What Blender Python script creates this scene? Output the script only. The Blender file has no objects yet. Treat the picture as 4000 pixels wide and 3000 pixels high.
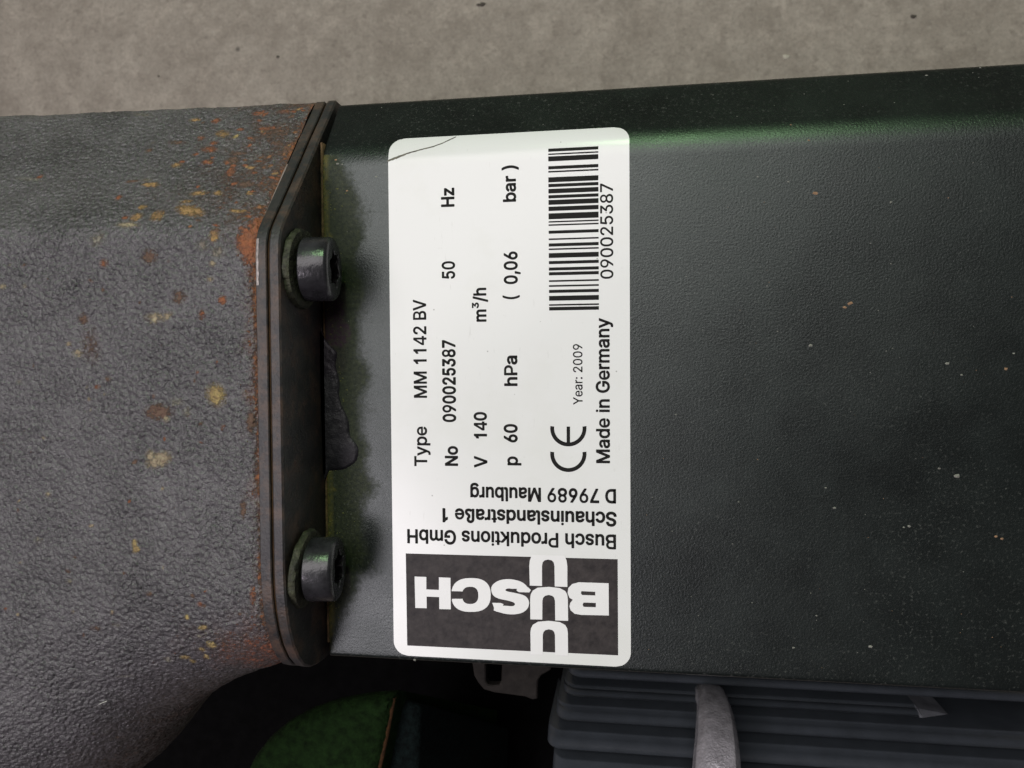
import bpy, math, random, json
import numpy as np
from mathutils import Vector, Matrix, noise

# ------------------------------------------------------------------ camera, world, lamps, exposure
FLOOR_DROP = 400.0            # mm from the cover's flat face down to the concrete
CAM_H = 166.0                 # mm from the lens to the cover's flat face
FPX = 3000.0                  # focal length in pixels of the 4000 px wide photograph
TILT = (0.15320313, -0.02769531, -0.00720703)
scene = bpy.context.scene
COL = scene.collection

def rot(t, p, r):
    return Matrix.Rotation(t, 3, 'Y') @ Matrix.Rotation(p, 3, 'X') @ Matrix.Rotation(r, 3, 'Z')
RC = rot(*TILT)
def W(x, y, z):               # millimetres about the cover face -> metres above the floor
    return (x * .001, y * .001, (z + FLOOR_DROP) * .001)
cam = bpy.data.cameras.new('camera')
cam.sensor_width = 36.0
cam.lens = FPX / 4000 * 36
cam.clip_start = .005; cam.clip_end = 50
cam.dof.use_dof = True; cam.dof.focus_distance = .168; cam.dof.aperture_fstop = 40
camo = bpy.data.objects.new('camera', cam)
COL.objects.link(camo)
camo.matrix_world = Matrix.Translation(W(0, 0, CAM_H)) @ RC.to_4x4()
scene.camera = camo

world = bpy.data.worlds.new('World'); scene.world = world; world.use_nodes = True
world.node_tree.nodes['Background'].inputs[0].default_value = (.95, .83, .95, 1)
world.node_tree.nodes['Background'].inputs[1].default_value = .07

def lamp(name, loc, target, sx, sy, power, color):
    l = bpy.data.lights.new(name, 'AREA'); l.shape = 'RECTANGLE'; l.size = sx; l.size_y = sy
    l.energy = power; l.color = color
    o = bpy.data.objects.new(name, l); COL.objects.link(o)
    o.location = loc
    o.rotation_euler = (Vector(target) - Vector(loc)).to_track_quat('-Z', 'Y').to_euler()
    return o
lamp('ceiling_lamp', (-.46, .76, 2.4), (-.1, .1, .4), 2.2, 1.2, 37, (1, .935, .95))
lamp('workshop_lamp', (.10, 1.38, 1.56), (0, 0, .4), .16, .14, 7.6, (.56, 1, .46))
lamp('hall_lamp', (-.78, -.55, 2.2), (0, 0, .4), .7, .5, 13, (1, .88, .99))
scene.view_settings.view_transform = 'Standard'
scene.view_settings.look = 'None'
scene.view_settings.exposure = 0.0
scene.view_settings.gamma = 1.0
scene.render.engine = 'CYCLES'

# ------------------------------------------------------------------ helpers
def PX(u, v, z=0.0):
    """The point at height z (mm) that the photograph shows at its pixel u, v."""
    d = RC @ Vector(((u - 2000) / FPX, -(v - 1500) / FPX, -1))
    s = (z - CAM_H) / d.z
    return (d.x * s, d.y * s)

def new_obj(name, verts, faces, mat, parent=None, smooth=True, mm=True):
    me = bpy.data.meshes.new(name)
    vs = [W(*v) for v in verts] if mm else verts
    me.from_pydata(vs, [], faces); me.update()
    if mat: me.materials.append(mat)
    if smooth:
        me.polygons.foreach_set('use_smooth', [True] * len(me.polygons))
    o = bpy.data.objects.new(name, me); COL.objects.link(o)
    if parent: o.parent = parent
    return o

def sharp(o, deg=35):
    o.data.set_sharp_from_angle(angle=math.radians(deg))
    return o

def grid_faces(n, m, off=0, flip=False):
    F = []
    for i in range(n - 1):
        for j in range(m - 1):
            a = off + i * m + j
            q = (a, a + 1, a + m + 1, a + m)
            F.append(q[::-1] if flip else q)
    return F

def tag(o, label=None, category=None, group=None, kind=None):
    if label: o['label'] = label
    if category: o['category'] = category
    if group: o['group'] = group
    if kind: o['kind'] = kind
    return o

def empty(name, loc):
    o = bpy.data.objects.new(name, None); COL.objects.link(o); o.location = loc
    o.empty_display_size = .02
    return o

def resample(pts, n):
    p = np.array(pts, float); seg = np.hypot(*np.diff(p, axis=0).T)
    s = np.concatenate([[0], np.cumsum(seg)]); t = np.linspace(0, s[-1], n)
    return np.stack([np.interp(t, s, p[:, 0]), np.interp(t, s, p[:, 1])], 1)

def offset_poly(pts, d):
    """Move a counter-clockwise closed outline inwards by d."""
    p = np.array(pts, float); n = len(p); out = []
    for i in range(n):
        a, b, c = p[i - 1], p[i], p[(i + 1) % n]
        e1 = (b - a) / max(np.hypot(*(b - a)), 1e-9); e2 = (c - b) / max(np.hypot(*(c - b)), 1e-9)
        nn = np.array([-e1[1] - e2[1], e1[0] + e2[0]]); l = np.hypot(*nn)
        out.append(b + nn / max(l, 1e-6) * d * min(1.8, 2 / max(l, .1)))
    return np.array(out)

def area2(p):
    p = np.array(p); x, y = p[:, 0], p[:, 1]
    return float(np.sum(x * np.roll(y, -1) - np.roll(x, -1) * y))

def prism(name, outline, a0, a1, axis, bevel, mat, parent, smooth=False):
    """Bevelled prism: an outline swept along an axis ('x': outline is y,z / 'z': outline is x,y)."""
    p = np.array(outline, float)
    if area2(p) < 0: p = p[::-1]
    inn = offset_poly(p, bevel)
    rings = [(inn, a0), (p, a0 + bevel), (p, a1 - bevel), (inn, a1)]
    V = []; n = len(p)
    for q, a in rings:
        for (u, v) in q:
            V.append((a, u, v) if axis == 'x' else (u, v, a))
    F = []
    for k in range(3):
        for i in range(n):
            j = (i + 1) % n
            F.append((k * n + i, k * n + j, (k + 1) * n + j, (k + 1) * n + i))
    F.append(tuple(range(n))[::-1]); F.append(tuple(range(3 * n, 4 * n)))
    return sharp(new_obj(name, V, F, mat, parent, smooth=True), 40)

# ------------------------------------------------------------------ materials
class Nodes:
    def __init__(s, name):
        s.m = bpy.data.materials.new(name); s.m.use_nodes = True
        s.t = s.m.node_tree; s.b = s.t.nodes['Principled BSDF']
        s.co = s.n('ShaderNodeTexCoord').outputs['Object']
    def n(s, k, **kw):
        o = s.t.nodes.new(k)
        for a, b in kw.items(): setattr(o, a, b)
        return o
    def lk(s, a, b): s.t.links.new(a, b)
    def noise(s, scale, detail=3, rough=.55, vec=None, dist=0):
        o = s.n('ShaderNodeTexNoise'); o.inputs['Scale'].default_value = scale
        o.inputs['Detail'].default_value = detail; o.inputs['Roughness'].default_value = rough
        o.inputs['Distortion'].default_value = dist
        s.lk(vec or s.co, o.inputs['Vector']); return o.outputs['Fac']
    def voro(s, scale, feature='F1', rand=1.0, out='Distance'):
        o = s.n('ShaderNodeTexVoronoi', feature=feature); o.inputs['Scale'].default_value = scale
        o.inputs['Randomness'].default_value = rand
        s.lk(s.co, o.inputs['Vector']); return o.outputs[out]
    def ramp(s, fac, *stops):
        o = s.n('ShaderNodeValToRGB'); e = o.color_ramp.elements
        while len(e) < len(stops): e.new(.5)
        for k, (p, c) in enumerate(stops):
            e[k].position = p; e[k].color = (c, c, c, 1) if not isinstance(c, tuple) else (*c, 1)
        s.lk(fac, o.inputs[0]); return o.outputs[0]
    def mix(s, fac, a, b, blend='MIX'):
        o = s.n('ShaderNodeMix', data_type='RGBA', blend_type=blend)
        for k, v in ((0, fac), (6, a), (7, b)):
            if isinstance(v, (int, float)): o.inputs[k].default_value = v
            elif isinstance(v, tuple): o.inputs[k].default_value = (*v, 1)
            else: s.lk(v, o.inputs[k])
        return o.outputs[2]
    def math(s, op, a, b=0.0):
        o = s.n('ShaderNodeMath', operation=op)
        for k, v in ((0, a), (1, b)):
            if isinstance(v, (int, float)): o.inputs[k].default_value = v
            else: s.lk(v, o.inputs[k])
        return o.outputs[0]
    def attr(s, name):
        o = s.n('ShaderNodeAttribute', attribute_name=name); return o
    def bump(s, h, dist, strength=1.0, prev=None):
        o = s.n('ShaderNodeBump'); o.inputs['Distance'].default_value = dist
        o.inputs['Strength'].default_value = strength
        s.lk(h, o.inputs['Height'])
        if prev: s.lk(prev, o.inputs['Normal'])
        return o.outputs[0]
    def out(s, color=None, rough=None, normal=None, metal=None, spec=None):
        for key, v in (('Base Color', color), ('Roughness', rough), ('Metallic', metal), ('Specular IOR Level', spec), ('Normal', normal)):
            if v is None: continue
            if isinstance(v, (int, float)): s.b.inputs[key].default_value = v
            elif isinstance(v, tuple): s.b.inputs[key].default_value = (*v, 1)
            else: s.lk(v, s.b.inputs[key])
        return s.m

def mat_casting():
    s = Nodes('textured_cast_paint')
    mott = s.noise(70, 5, .65)
    base = s.mix(s.ramp(mott, (.32, 0), (.68, 1)), (.038, .037, .039), (.100, .095, .101))
    gr = s.noise(1250, 3, .6)
    base = s.mix(s.ramp(gr, (.45, 0), (.70, .8)), base, (.140, .133, .139))
    a = s.attr('deposit_shade')
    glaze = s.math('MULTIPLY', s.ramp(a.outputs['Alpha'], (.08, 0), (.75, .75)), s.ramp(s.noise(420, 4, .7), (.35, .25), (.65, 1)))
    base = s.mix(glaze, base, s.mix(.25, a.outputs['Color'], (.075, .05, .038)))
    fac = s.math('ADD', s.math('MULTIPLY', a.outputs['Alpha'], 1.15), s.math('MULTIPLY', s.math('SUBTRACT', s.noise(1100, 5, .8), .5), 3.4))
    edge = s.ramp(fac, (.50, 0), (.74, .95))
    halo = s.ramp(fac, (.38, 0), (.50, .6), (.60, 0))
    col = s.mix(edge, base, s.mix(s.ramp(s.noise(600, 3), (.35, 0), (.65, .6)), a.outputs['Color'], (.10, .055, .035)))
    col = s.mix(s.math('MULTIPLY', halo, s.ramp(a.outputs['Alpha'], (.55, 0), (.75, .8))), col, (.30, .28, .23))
    peb = s.math('SUBTRACT', .8, s.voro(950))
    h = s.math('ADD', s.math('ADD', s.math('MULTIPLY', s.noise(1300, 3, .6), .7), s.math('MULTIPLY', peb, .55)), s.math('MULTIPLY', edge, .18))
    b1 = s.bump(h, .00085, 1.0)
    b2 = s.bump(s.noise(2300, 2, .6), .00022, .8, b1)
    rough = s.mix(edge, s.ramp(gr, (.3, .28), (.7, .42)), (.85, .85, .85))
    return s.out(col, rough, b2, spec=.7)

def mat_cover():
    s = Nodes('satin_black_sheet_paint')
    base = s.mix(s.ramp(s.noise(60, 4, .65), (.35, 0), (.7, 1)), (.0015, .0028, .0024), (.0035, .0060, .0052))
    a = s.attr('deposit_shade')
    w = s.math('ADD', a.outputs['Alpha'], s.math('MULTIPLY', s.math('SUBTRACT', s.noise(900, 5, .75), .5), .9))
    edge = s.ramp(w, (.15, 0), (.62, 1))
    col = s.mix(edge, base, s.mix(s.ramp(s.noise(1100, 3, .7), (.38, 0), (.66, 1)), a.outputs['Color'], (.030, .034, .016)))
    dust = s.math('MULTIPLY', s.ramp(s.noise(1300, 4, .75), (.56, 0), (.76, .7)), s.ramp(s.noise(24, 4, .7), (.38, .2), (.66, 1)))
    col = s.mix(dust, col, (.12, .125, .115))
    b1 = s.bump(s.noise(2100, 3, .65), .00009, .7)
    b2 = s.bump(s.noise(28, 3, .5), .0012, .12, b1)
    rough = s.mix(edge, s.ramp(s.noise(30, 4, .7), (.3, .30), (.7, .40)), (.60, .60, .60))
    spec = s.mix(edge, (.62, .62, .62), (.26, .26, .26))
    s.b.inputs['Specular Tint'].default_value = (.90, 1, .95, 1)
    return s.out(col, rough, b2, spec=spec)

def mat_flange(name='flange_paint', dark=1.0):
    s = Nodes(name)
    base = s.mix(s.ramp(s.noise(220, 4), (.35, 0), (.7, 1)), (.016 * dark, .016 * dark, .017 * dark), (.034 * dark, .033 * dark, .032 * dark))
    a = s.attr('deposit_shade')
    w = s.math('ADD', a.outputs['Alpha'], s.math('MULTIPLY', s.math('SUBTRACT', s.noise(420, 4, .7), .5), 1.4))
    edge = s.ramp(w, (.35, 0), (.65, 1))
    rust = s.ramp(s.noise(170, 5, .72), (.47, 0), (.68, .8))
    col = s.mix(rust, base, (.095, .058, .040))
    b = s.bump(s.noise(1500, 3), .00018, .8)
    return s.out(col, .5, b)

def mat_simple(name, c, rough, metal=0.0, scale=1500, bd=.0001, var=.35, vs=150, spec=.5):
    s = Nodes(name)
    lo = tuple(x * (1 - var) for x in c); hi = tuple(min(1, x * (1 + var)) for x in c)
    col = s.mix(s.ramp(s.noise(vs, 4, .65), (.3, 0), (.7, 1)), lo, hi)
    return s.out(col, rough, s.bump(s.noise(scale, 3), bd, .8), metal, spec)

def mat_label():
    s = Nodes('white_label_film')
    dirt = s.ramp(s.noise(420, 5, .75), (.66, 0), (.80, .55))
    col = s.mix(dirt, (.72, .725, .72), (.50, .50, .47))
    v = s.ramp(s.voro(260), (.035, 1), (.06, 0))
    pick = s.ramp(s.noise(90, 1), (.52, 0), (.56, 1))
    col = s.mix(s.math('MULTIPLY', s.math('MULTIPLY', v, pick), .7), col, (.22, .22, .20))
    sc_ = s.n('ShaderNodeMapping'); sc_.inputs['Scale'].default_value = (1, .12, 1); sc_.inputs['Rotation'].default_value = (0, 0, .5); s.lk(s.co, sc_.inputs['Vector'])
    col = s.mix(s.ramp(s.noise(1400, 3, .6, vec=sc_.outputs[0]), (.68, 0), (.76, .28)), col, (.45, .45, .42))
    col = s.mix(s.ramp(s.noise(38, 5, .7), (.50, 0), (.75, .30)), col, (.60, .61, .55))
    return s.out(col, .22, s.bump(s.noise(45, 2), .0004, .2), spec=.45)

def mat_floor():
    s = Nodes('worn_concrete')
    n1 = s.noise(22, 6, .66, dist=.9); n2 = s.noise(55, 6, .7); n3 = s.noise(380, 4, .7)
    col = s.mix(s.ramp(n1, (.33, 0), (.66, 1)), (.225, .190, .162), (.320, .278, .242))
    col = s.mix(s.ramp(n2, (.50, 0), (.72, .75)), col, (.40, .345, .30))
    col = s.mix(s.ramp(s.noise(34, 6, .72, dist=.5), (.48, 0), (.68, .6)), col, (.180, .148, .124))
    col = s.mix(s.ramp(n3, (.44, 0), (.68, .45)), col, (.135, .118, .102))
    col = s.mix(s.ramp(s.noise(210, 5, .75), (.54, 0), (.72, .40)), col, (.42, .385, .34))
    col = s.mix(s.ramp(s.noise(120, 5, .75), (.54, 0), (.70, .6)), col, (.13, .105, .088))
    v = s.ramp(s.voro(24), (.045, 1), (.075, 0))
    col = s.mix(s.math('MULTIPLY', v, s.ramp(s.noise(9, 1), (.50, 0), (.55, .85))), col, (.045, .038, .032))
    return s.out(col, .75, s.bump(n3, .0006, .5))

M_CAST = mat_casting(); M_COVER = mat_cover(); M_FLANGE = mat_flange()
M_LABEL = mat_label(); M_FLOOR = mat_floor()
M_INK = mat_simple('black_print', (.010, .010, .009), .6, bd=.00001, var=.2, spec=.12)
M_LOGO = mat_simple('dark_print_panel', (.026, .022, .021), .5, scale=900, bd=.00006, var=.55, vs=420, spec=.25)
M_LOGOW = mat_simple('white_print', (.74, .74, .74), .35, bd=.00001, var=.02)
M_SCREW = mat_simple('black_oxide_steel', (.026, .026, .029), .27, .15, 900, .0001, .55, 260)
M_WASHER = mat_simple('grimy_washer', (.032, .034, .018), .7, .05, 900, .0006, .8, 700)
M_SOCKET = mat_simple('oily_socket', (.02, .02, .019), .35, .2, 900, .0003, .6, 700)
M_MOTOR = mat_simple('blue_black_motor_paint', (.040, .048, .055), .36, 0, 1500, .00006, .15, 120)
M_EYE = mat_simple('cast_lifting_eye_paint', (.42, .42, .43), .27, .4, 1500, .0004, .3, 300)
M_GREEN = mat_simple('dark_green_grimy_paint', (.0075, .021, .0045), .85, 0, 900, .0006, .6, 300, .10)
M_TEAL = mat_simple('bluish_grimy_paint', (.003, .0065, .006), .85, 0, 900, .0008, .75, 420, .1)
M_RUST = mat_simple('rusty_edge', (.085, .038, .010), .85, 0, 900, .0003, .6, 400)
M_PIT_SHADE = mat_simple('pit_shade_black', (.003, .003, .003), .9, spec=.05)
M_BRACKET = mat_simple('dusty_bracket', (.016, .0145, .012), .8, 0, 800, .0002, .4, 300, .2)
M_SEAL = mat_simple('dark_sealant', (.010, .009, .012), .42, 0, 500, .0003, .4, 150, .25)
M_GASKET = mat_simple('brown_gasket', (.085, .052, .020), .85, 0, 800, .0004, .6, 500)
M_CREASE = mat_simple('dirty_fold', (.13, .12, .10), .8, 0, 800, .0001, .5, 900)
M_FIBRE = mat_simple('pale_fibre', (.75, .74, .68), .6, 0, var=.1)
M_GAP = mat_simple('joint_dirt', (.060, .026, .009), .9, 0, 700, .0003, .6, 300)

# ------------------------------------------------------------------ setting
FS = 2.6
floor = new_obj('floor', [(-FS, -FS, 0), (FS, -FS, 0), (FS, FS, 0), (-FS, FS, 0)], [(0, 1, 2, 3)], M_FLOOR, mm=False, smooth=False)
tag(floor, kind='structure')
pump = empty('vacuum_pump', (0, 0, 0))
tag(pump, 'black industrial vacuum pump with white nameplate, rusty textured casting and finned motor', 'vacuum pump')

# ------------------------------------------------------------------ sheet cover
BEND_Y, BEND_R, BEND_A = 43.6, 11.0, math.radians(36)
EDGE_Y = 61.4
B1 = (BEND_Y + BEND_R * math.sin(BEND_A), -BEND_R * (1 - math.cos(BEND_A)))
def cover_z(y):
    if y <= BEND_Y: return 0.0
    if y <= B1[0]: return -(BEND_R - math.sqrt(BEND_R ** 2 - (y - BEND_Y) ** 2))
    return B1[1] - (y - B1[0]) * math.tan(BEND_A)
CX0, CX1, CYB = -68.6, 125.0, -67.2
prof = [(CYB, -95), (CYB, -60), (CYB, -20), (CYB, -4)]
for k in range(7):
    a = math.pi / 2 * k / 6
    prof.append((CYB + 1.1 - 1.1 * math.cos(a), -1.1 + 1.1 * math.sin(a)))
prof += [(y, cover_z(y)) for y in np.arange(CYB + 1.9, BEND_Y, .8)]
prof += [(BEND_Y + BEND_R * math.sin(BEND_A * k / 12), -(BEND_R * (1 - math.cos(BEND_A * k / 12)))) for k in range(13)]
prof += [(y, cover_z(y)) for y in np.linspace(B1[0] + .8, EDGE_Y - .6, 14)]
ez = cover_z(EDGE_Y)
prof += [(EDGE_Y - .1, ez + .05), (EDGE_Y + .25, ez - .4), (EDGE_Y + .3, ez - 1), (EDGE_Y + .3, -40), (EDGE_Y + .3, -95)]
xs = [CX0 - .0, CX0 + .15, CX0 + .4] + list(np.arange(CX0 + 1, CX1, .8))
V = []
for i, x in enumerate(xs):
    lo = (.35, .1, 0)[i] if i < 3 else 0
    for (y, z) in prof: V.append((x, y, z - lo))
n, m = len(xs), len(prof)
F = grid_faces(n, m, flip=True)
F.append(tuple(range(m)))                                  # end wall beside the flange
cover = sharp(new_obj('cover', V, F, M_COVER, pump), 60)
rng = random.Random(4)
def set_deposit_shade(o, fn):
    me = o.data
    at = me.color_attributes.new('deposit_shade', 'FLOAT_COLOR', 'POINT')
    buf = np.zeros((len(me.vertices), 4), np.float32)
    for i, v in enumerate(me.vertices):
        c = v.co
        buf[i] = fn(c.x * 1000, c.y * 1000, c.z * 1000 - FLOOR_DROP)
    at.data.foreach_set('color', buf.ravel())
SCREW_SHADE = [(*PX(u, v), r) for u, v, r in ((1285, 1215, 3.2), (1320, 1300, 2.6), (1270, 1290, 2.4))]  # violet patches paint the upper screw's shadow and a reflection
def cover_dep_shade(x, y, z):
    # olive oil film by the joint plus painted flange shadow, violet painted screw shadow
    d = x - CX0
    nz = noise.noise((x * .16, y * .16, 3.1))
    up = max(0.0, y - 36) * .55; lo = max(0.0, -48 - y) * .62      # painted shadow fades towards the two lit corners
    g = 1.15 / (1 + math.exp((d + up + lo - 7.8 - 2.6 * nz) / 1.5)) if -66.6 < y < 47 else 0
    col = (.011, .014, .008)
    for (a, b, r) in SCREW_SHADE:
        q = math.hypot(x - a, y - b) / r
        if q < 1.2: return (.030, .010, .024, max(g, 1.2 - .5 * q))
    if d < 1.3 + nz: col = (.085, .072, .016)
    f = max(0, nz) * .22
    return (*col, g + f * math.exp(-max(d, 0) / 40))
set_deposit_shade(cover, cover_dep_shade)

# dried sealant on the left rim of the cover
zz = [(440, 425), (500, 425), (562, 500), (602, 545), (590, 640), (622, 760), (618, 870), (642, 950), (690, 1060), (702, 1180), (762, 1260), (752, 1360), (690, 1412), (640, 1432), (545, 1440), (470, 1440)]
sm = [PX(1000 + a / 1.951, 1100 + b / 1.951) for a, b in zz]
sm = [(max(p[0] + .5, CX0 - .85), p[1]) for p in sm]
def blob(name, outline, h, mat, parent, inset=.8):
    p = np.array(outline)
    if area2(p) < 0: p = p[::-1]
    q = [p]; steps = [(0, .02), (inset * .3, h * .65), (inset, h)]
    V = []; nn = len(p)
    for d, z in steps:
        for (x, y) in offset_poly(p, d): V.append((x, y, z))
    F = []
    for k in range(2):
        for i in range(nn):
            j = (i + 1) % nn
            F.append((k * nn + i, k * nn + j, (k + 1) * nn + j, (k + 1) * nn + i))
    F.append(tuple(range(2 * nn, 3 * nn)))
    return new_obj(name, V, F, mat, parent)
def smooth_closed(pts, sub=4):
    P_ = [Vector(p).to_2d() for p in pts]; n_ = len(P_); out = []
    for i in range(n_):
        p0, p1, p2, p3 = P_[i - 1], P_[i], P_[(i + 1) % n_], P_[(i + 2) % n_]
        for k in range(sub):
            t = k / sub
            v = .5 * ((2 * p1) + (p2 - p0) * t + (2 * p0 - 5 * p1 + 4 * p2 - p3) * t * t + (3 * p1 - p0 - 3 * p2 + p3) * t ** 3)
            out.append((v.x, v.y))
    return out
smear = blob('sealant_smear', smooth_closed([(x, y) for x, y in sm], 3), .32, M_SEAL, cover)
smear['label'] = 'dark dried sealant smeared along the left rim'
gy = list(np.arange(-64, 50.5, .7)); V = []
for i, y in enumerate(gy):
    w = .28 * noise.noise((y * .7, 0, 0)); t = .25 * noise.noise((y * .9, 5, 0))
    for (x, z) in ((-69.45, -6), (-69.4, -1.0 + t), (-69.05 + w * .5, -.55 + t), (-68.7 + w * .3, -.5 + t), (-68.62, -6)): V.append((x, y, z))
gas = new_obj('edge_gasket', V, grid_faces(len(gy), 5, flip=True), M_GASKET, cover)

# ------------------------------------------------------------------ cast housing on the left
CT = 19.2
XB = [(-74.9, -66.4), (-80.8, -69.4), (-87, -72.4), (-94, -75.8), (-101, -80.0), (-108, -85.4), (-114, -91.4), (-120, -98.2), (-127, -106), (-140, -116), (-175, -126), (-330, -150)]
def ymin(x):
    return float(np.interp(-x, [-a for a, b in XB], [b for a, b in XB]))
def casting_profile(x):
    t = (-74.9 - x) / 85.0
    ytop = 62.6 + 1.6 * min(t, 1)
    ycr = 27.6 + 2.2 * min(t, 1)
    yb = ymin(x); rb = 19 + 34 * min(1, max(0, t) * 1.7); rz = 20 + 22 * min(1, max(0, t) * 1.6)
    zt = CT
    e = max(0, x + 77.2) / 2.3                        # casting runs out into the flange foot
    zt -= .9 * e ** 2
    p = [(ytop + 1.2, -70), (ytop + 1.2, -14), (ytop + .8, -11.6), (ytop, -10.6)]
    p += [(ycr, zt)]
    p += [(ycr - 4, zt)]
    p += [(yb + rb + 1, zt)]
    for k in range(1, 13):
        a = math.pi / 2 * k / 12
        p.append((yb + rb - rb * math.sin(a), zt - rz + rz * math.cos(a)))
    p += [(yb + .8, zt - rz - 8), (yb + 6, zt - rz - 28), (yb + 10, zt - rz - 55)]
    # round the crease
    q = resample(p, 900)
    k = np.exp(-np.linspace(-2, 2, 41) ** 2); k /= k.sum()
    s = np.stack([np.convolve(np.pad(q[:, c], 20, mode='edge'), k, 'valid') for c in (0, 1)], 1)
    return s
XN = np.concatenate([np.arange(-320, -136, 1.6), np.arange(-136, -74.9, .27), [-74.9]])  # unseen left stretch, extended to keep the hall lamp off the pit
M_ = 1000
V = np.zeros((len(XN), M_, 3))
for i, x in enumerate(XN):
    p = casting_profile(x)
    dense = np.concatenate([resample(p, M_)])
    V[i, :, 0] = x; V[i, :, 1:] = dense
tx = np.gradient(V, axis=0); ty = np.gradient(V, axis=1)
nr = np.cross(ty, tx); nr /= np.linalg.norm(nr, axis=2, keepdims=True) + 1e-9
fl = V.reshape(-1, 3)
dsp = np.empty(len(fl))
for i, (x, y, z) in enumerate(fl):
    d = noise.noise((x * 1.35, y * 1.5, z * 1.5)) * .17 + noise.noise((x * 2.2, y * 2.3, z * 2.3 + 9)) * .10
    k_ = .62 + .75 * noise.noise((x * .09, y * .09, z * .09 + 2)); d *= max(.25, k_)
    d += noise.noise((x * .16, y * .16, z * .16 + 4)) * .28 + noise.noise((x * .42, y * .42, z * .42 + 7)) * .16
    dsp[i] = d
sgn = 1 if nr[len(XN) // 2, M_ // 2, 2] > 0 else -1
fl = fl + nr.reshape(-1, 3) * (dsp * sgn)[:, None]
casting = new_obj('casting', [tuple(v) for v in fl], grid_faces(len(XN), M_, flip=True), M_CAST, pump)
casting['label'] = 'rough textured dark cast housing with rust and chipped paint'
OCH = (.36, .215, .080); CRM = (.38, .32, .21); ORG = (.27, .085, .030); BRN = (.12, .066, .044); YEL = (.45, .34, .13); PAL = (.24, .23, .19)
CH = [  # photo x, y, half width, half height, tilt, colour, strength
 (747,825,52,17,-.25,OCH,1),(538,850,22,14,0,OCH,1),(620,844,26,18,-.4,OCH,.9),(505,880,45,10,-.1,CRM,.75),(595,724,30,9,-.1,OCH,.9),(580,706,22,7,0,PAL,.8),
 (778,756,30,10,0,OCH,.8),(854,756,20,9,-.2,OCH,.8),(734,790,24,8,0,OCH,.7),(924,825,26,8,-.2,OCH,.8),(560,810,16,9,0,OCH,.8),(696,648,18,9,0,OCH,.9),(530,712,30,6,0,BRN,.8),
 (873,525,28,14,-.3,OCH,.7),(924,534,10,9,0,YEL,.9),(816,635,20,10,0,ORG,.9),(848,474,16,10,0,ORG,.9),(1019,442,32,12,-.1,ORG,.8),(1116,435,34,12,0,ORG,.6),(1044,502,34,9,0,ORG,.9),
 (823,585,30,12,-.2,ORG,.8),(840,560,16,9,0,ORG,.7),(911,629,28,18,0,BRN,1),(905,673,16,20,.5,ORG,.8),(835,920,17,22,0,OCH,.9),(791,958,26,18,0,PAL,.7),(854,984,26,18,0,PAL,.7),(830,1030,14,9,0,CRM,.7),
 (380,933,30,22,.4,PAL,.65),(405,1028,16,14,0,ORG,.7),(582,1002,28,22,0,BRN,.9),(171,695,10,8,0,ORG,.8),(130,705,60,6,-.15,PAL,.6),(471,775,12,10,0,ORG,.7),(590,590,14,9,0,BRN,.8),(600,560,12,6,0,PAL,.6),
 (980,960,44,60,.35,ORG,1.3),(1000,890,26,42,.5,ORG,1.3),(560,450,50,8,-.2,PAL,.5),(700,560,40,8,-.1,BRN,.7),(760,470,18,8,0,OCH,.6),(930,600,40,10,0,BRN,.8),(1080,560,30,9,-.2,BRN,.9),(960,720,40,16,0,BRN,.8),
 (844,1542,32,34,.3,YEL,.85),(621,1609,50,24,0,BRN,1),(650,1635,14,12,0,CRM,.8),(690,1570,28,14,0,PAL,.6),(729,1609,15,15,0,PAL,.6),(621,1796,46,22,.35,CRM,1),(590,1780,20,20,0,CRM,.8),(603,1241,34,16,0,CRM,.75),(650,1237,26,11,.4,CRM,.75),
 (868,1172,14,13,0,ORG,1),(304,1380,20,12,0,CRM,.7),(325,1247,20,18,0,BRN,.8),(187,1931,12,9,0,CRM,.8),(790,1229,14,16,0,ORG,.6),(700,1160,28,22,0,BRN,.7),(820,1090,16,10,0,CRM,.5),(420,1480,14,10,0,BRN,.7),(355,1350,40,60,.1,BRN,.45),
 (524,2125,11,14,0,YEL,1),(530,2147,15,10,.5,YEL,1),(717,2419,9,8,0,YEL,1),(772,2464,15,8,.2,YEL,1),(750,2503,11,8,0,PAL,.8),(787,2545,18,14,0,YEL,1),(741,2570,12,9,0,YEL,1),(744,2609,10,12,0,YEL,.9),(660,2609,18,9,0,YEL,.9),(681,2633,11,7,0,YEL,1),(594,2615,16,10,0,PAL,.8),
 (150,2110,18,10,0,PAL,.6),(75,1490,14,8,0,PAL,.7),(96,1118,12,8,0,PAL,.7),(270,2270,14,10,0,PAL,.6),(70,2400,8,6,0,CRM,.7),(280,2392,8,6,0,CRM,.7),(430,2395,8,6,0,CRM,.7),(360,2460,18,10,0,BRN,.6),(440,2450,20,8,0,PAL,.5),(580,2320,16,8,0,BRN,.7),(420,2685,34,5,0,PAL,.5),
 (950,1990,12,30,0,BRN,.8),(980,1650,16,40,0,BRN,.9),(985,2330,12,30,0,ORG,.6)]
def cast_z(y, x): 
    return np.interp(y, [27.6, 62.6], [CT, -10.6]) if y > 27.6 else CT
chips = []
rc_ = random.Random(11)
for _ in range(64):                                        # fine rust specks below the upper end of the flange
    v_ = rc_.uniform(415, 900); u_ = 1260 - (v_ - 400) * .48 - abs(rc_.gauss(0, 190)) - 30
    CH.append((u_, v_, rc_.uniform(5, 17), rc_.uniform(4, 8), rc_.uniform(-.4, .1), rc_.choice((ORG, ORG, OCH, BRN, (.30, .13, .05))), rc_.uniform(.75, 1.05)))
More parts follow.
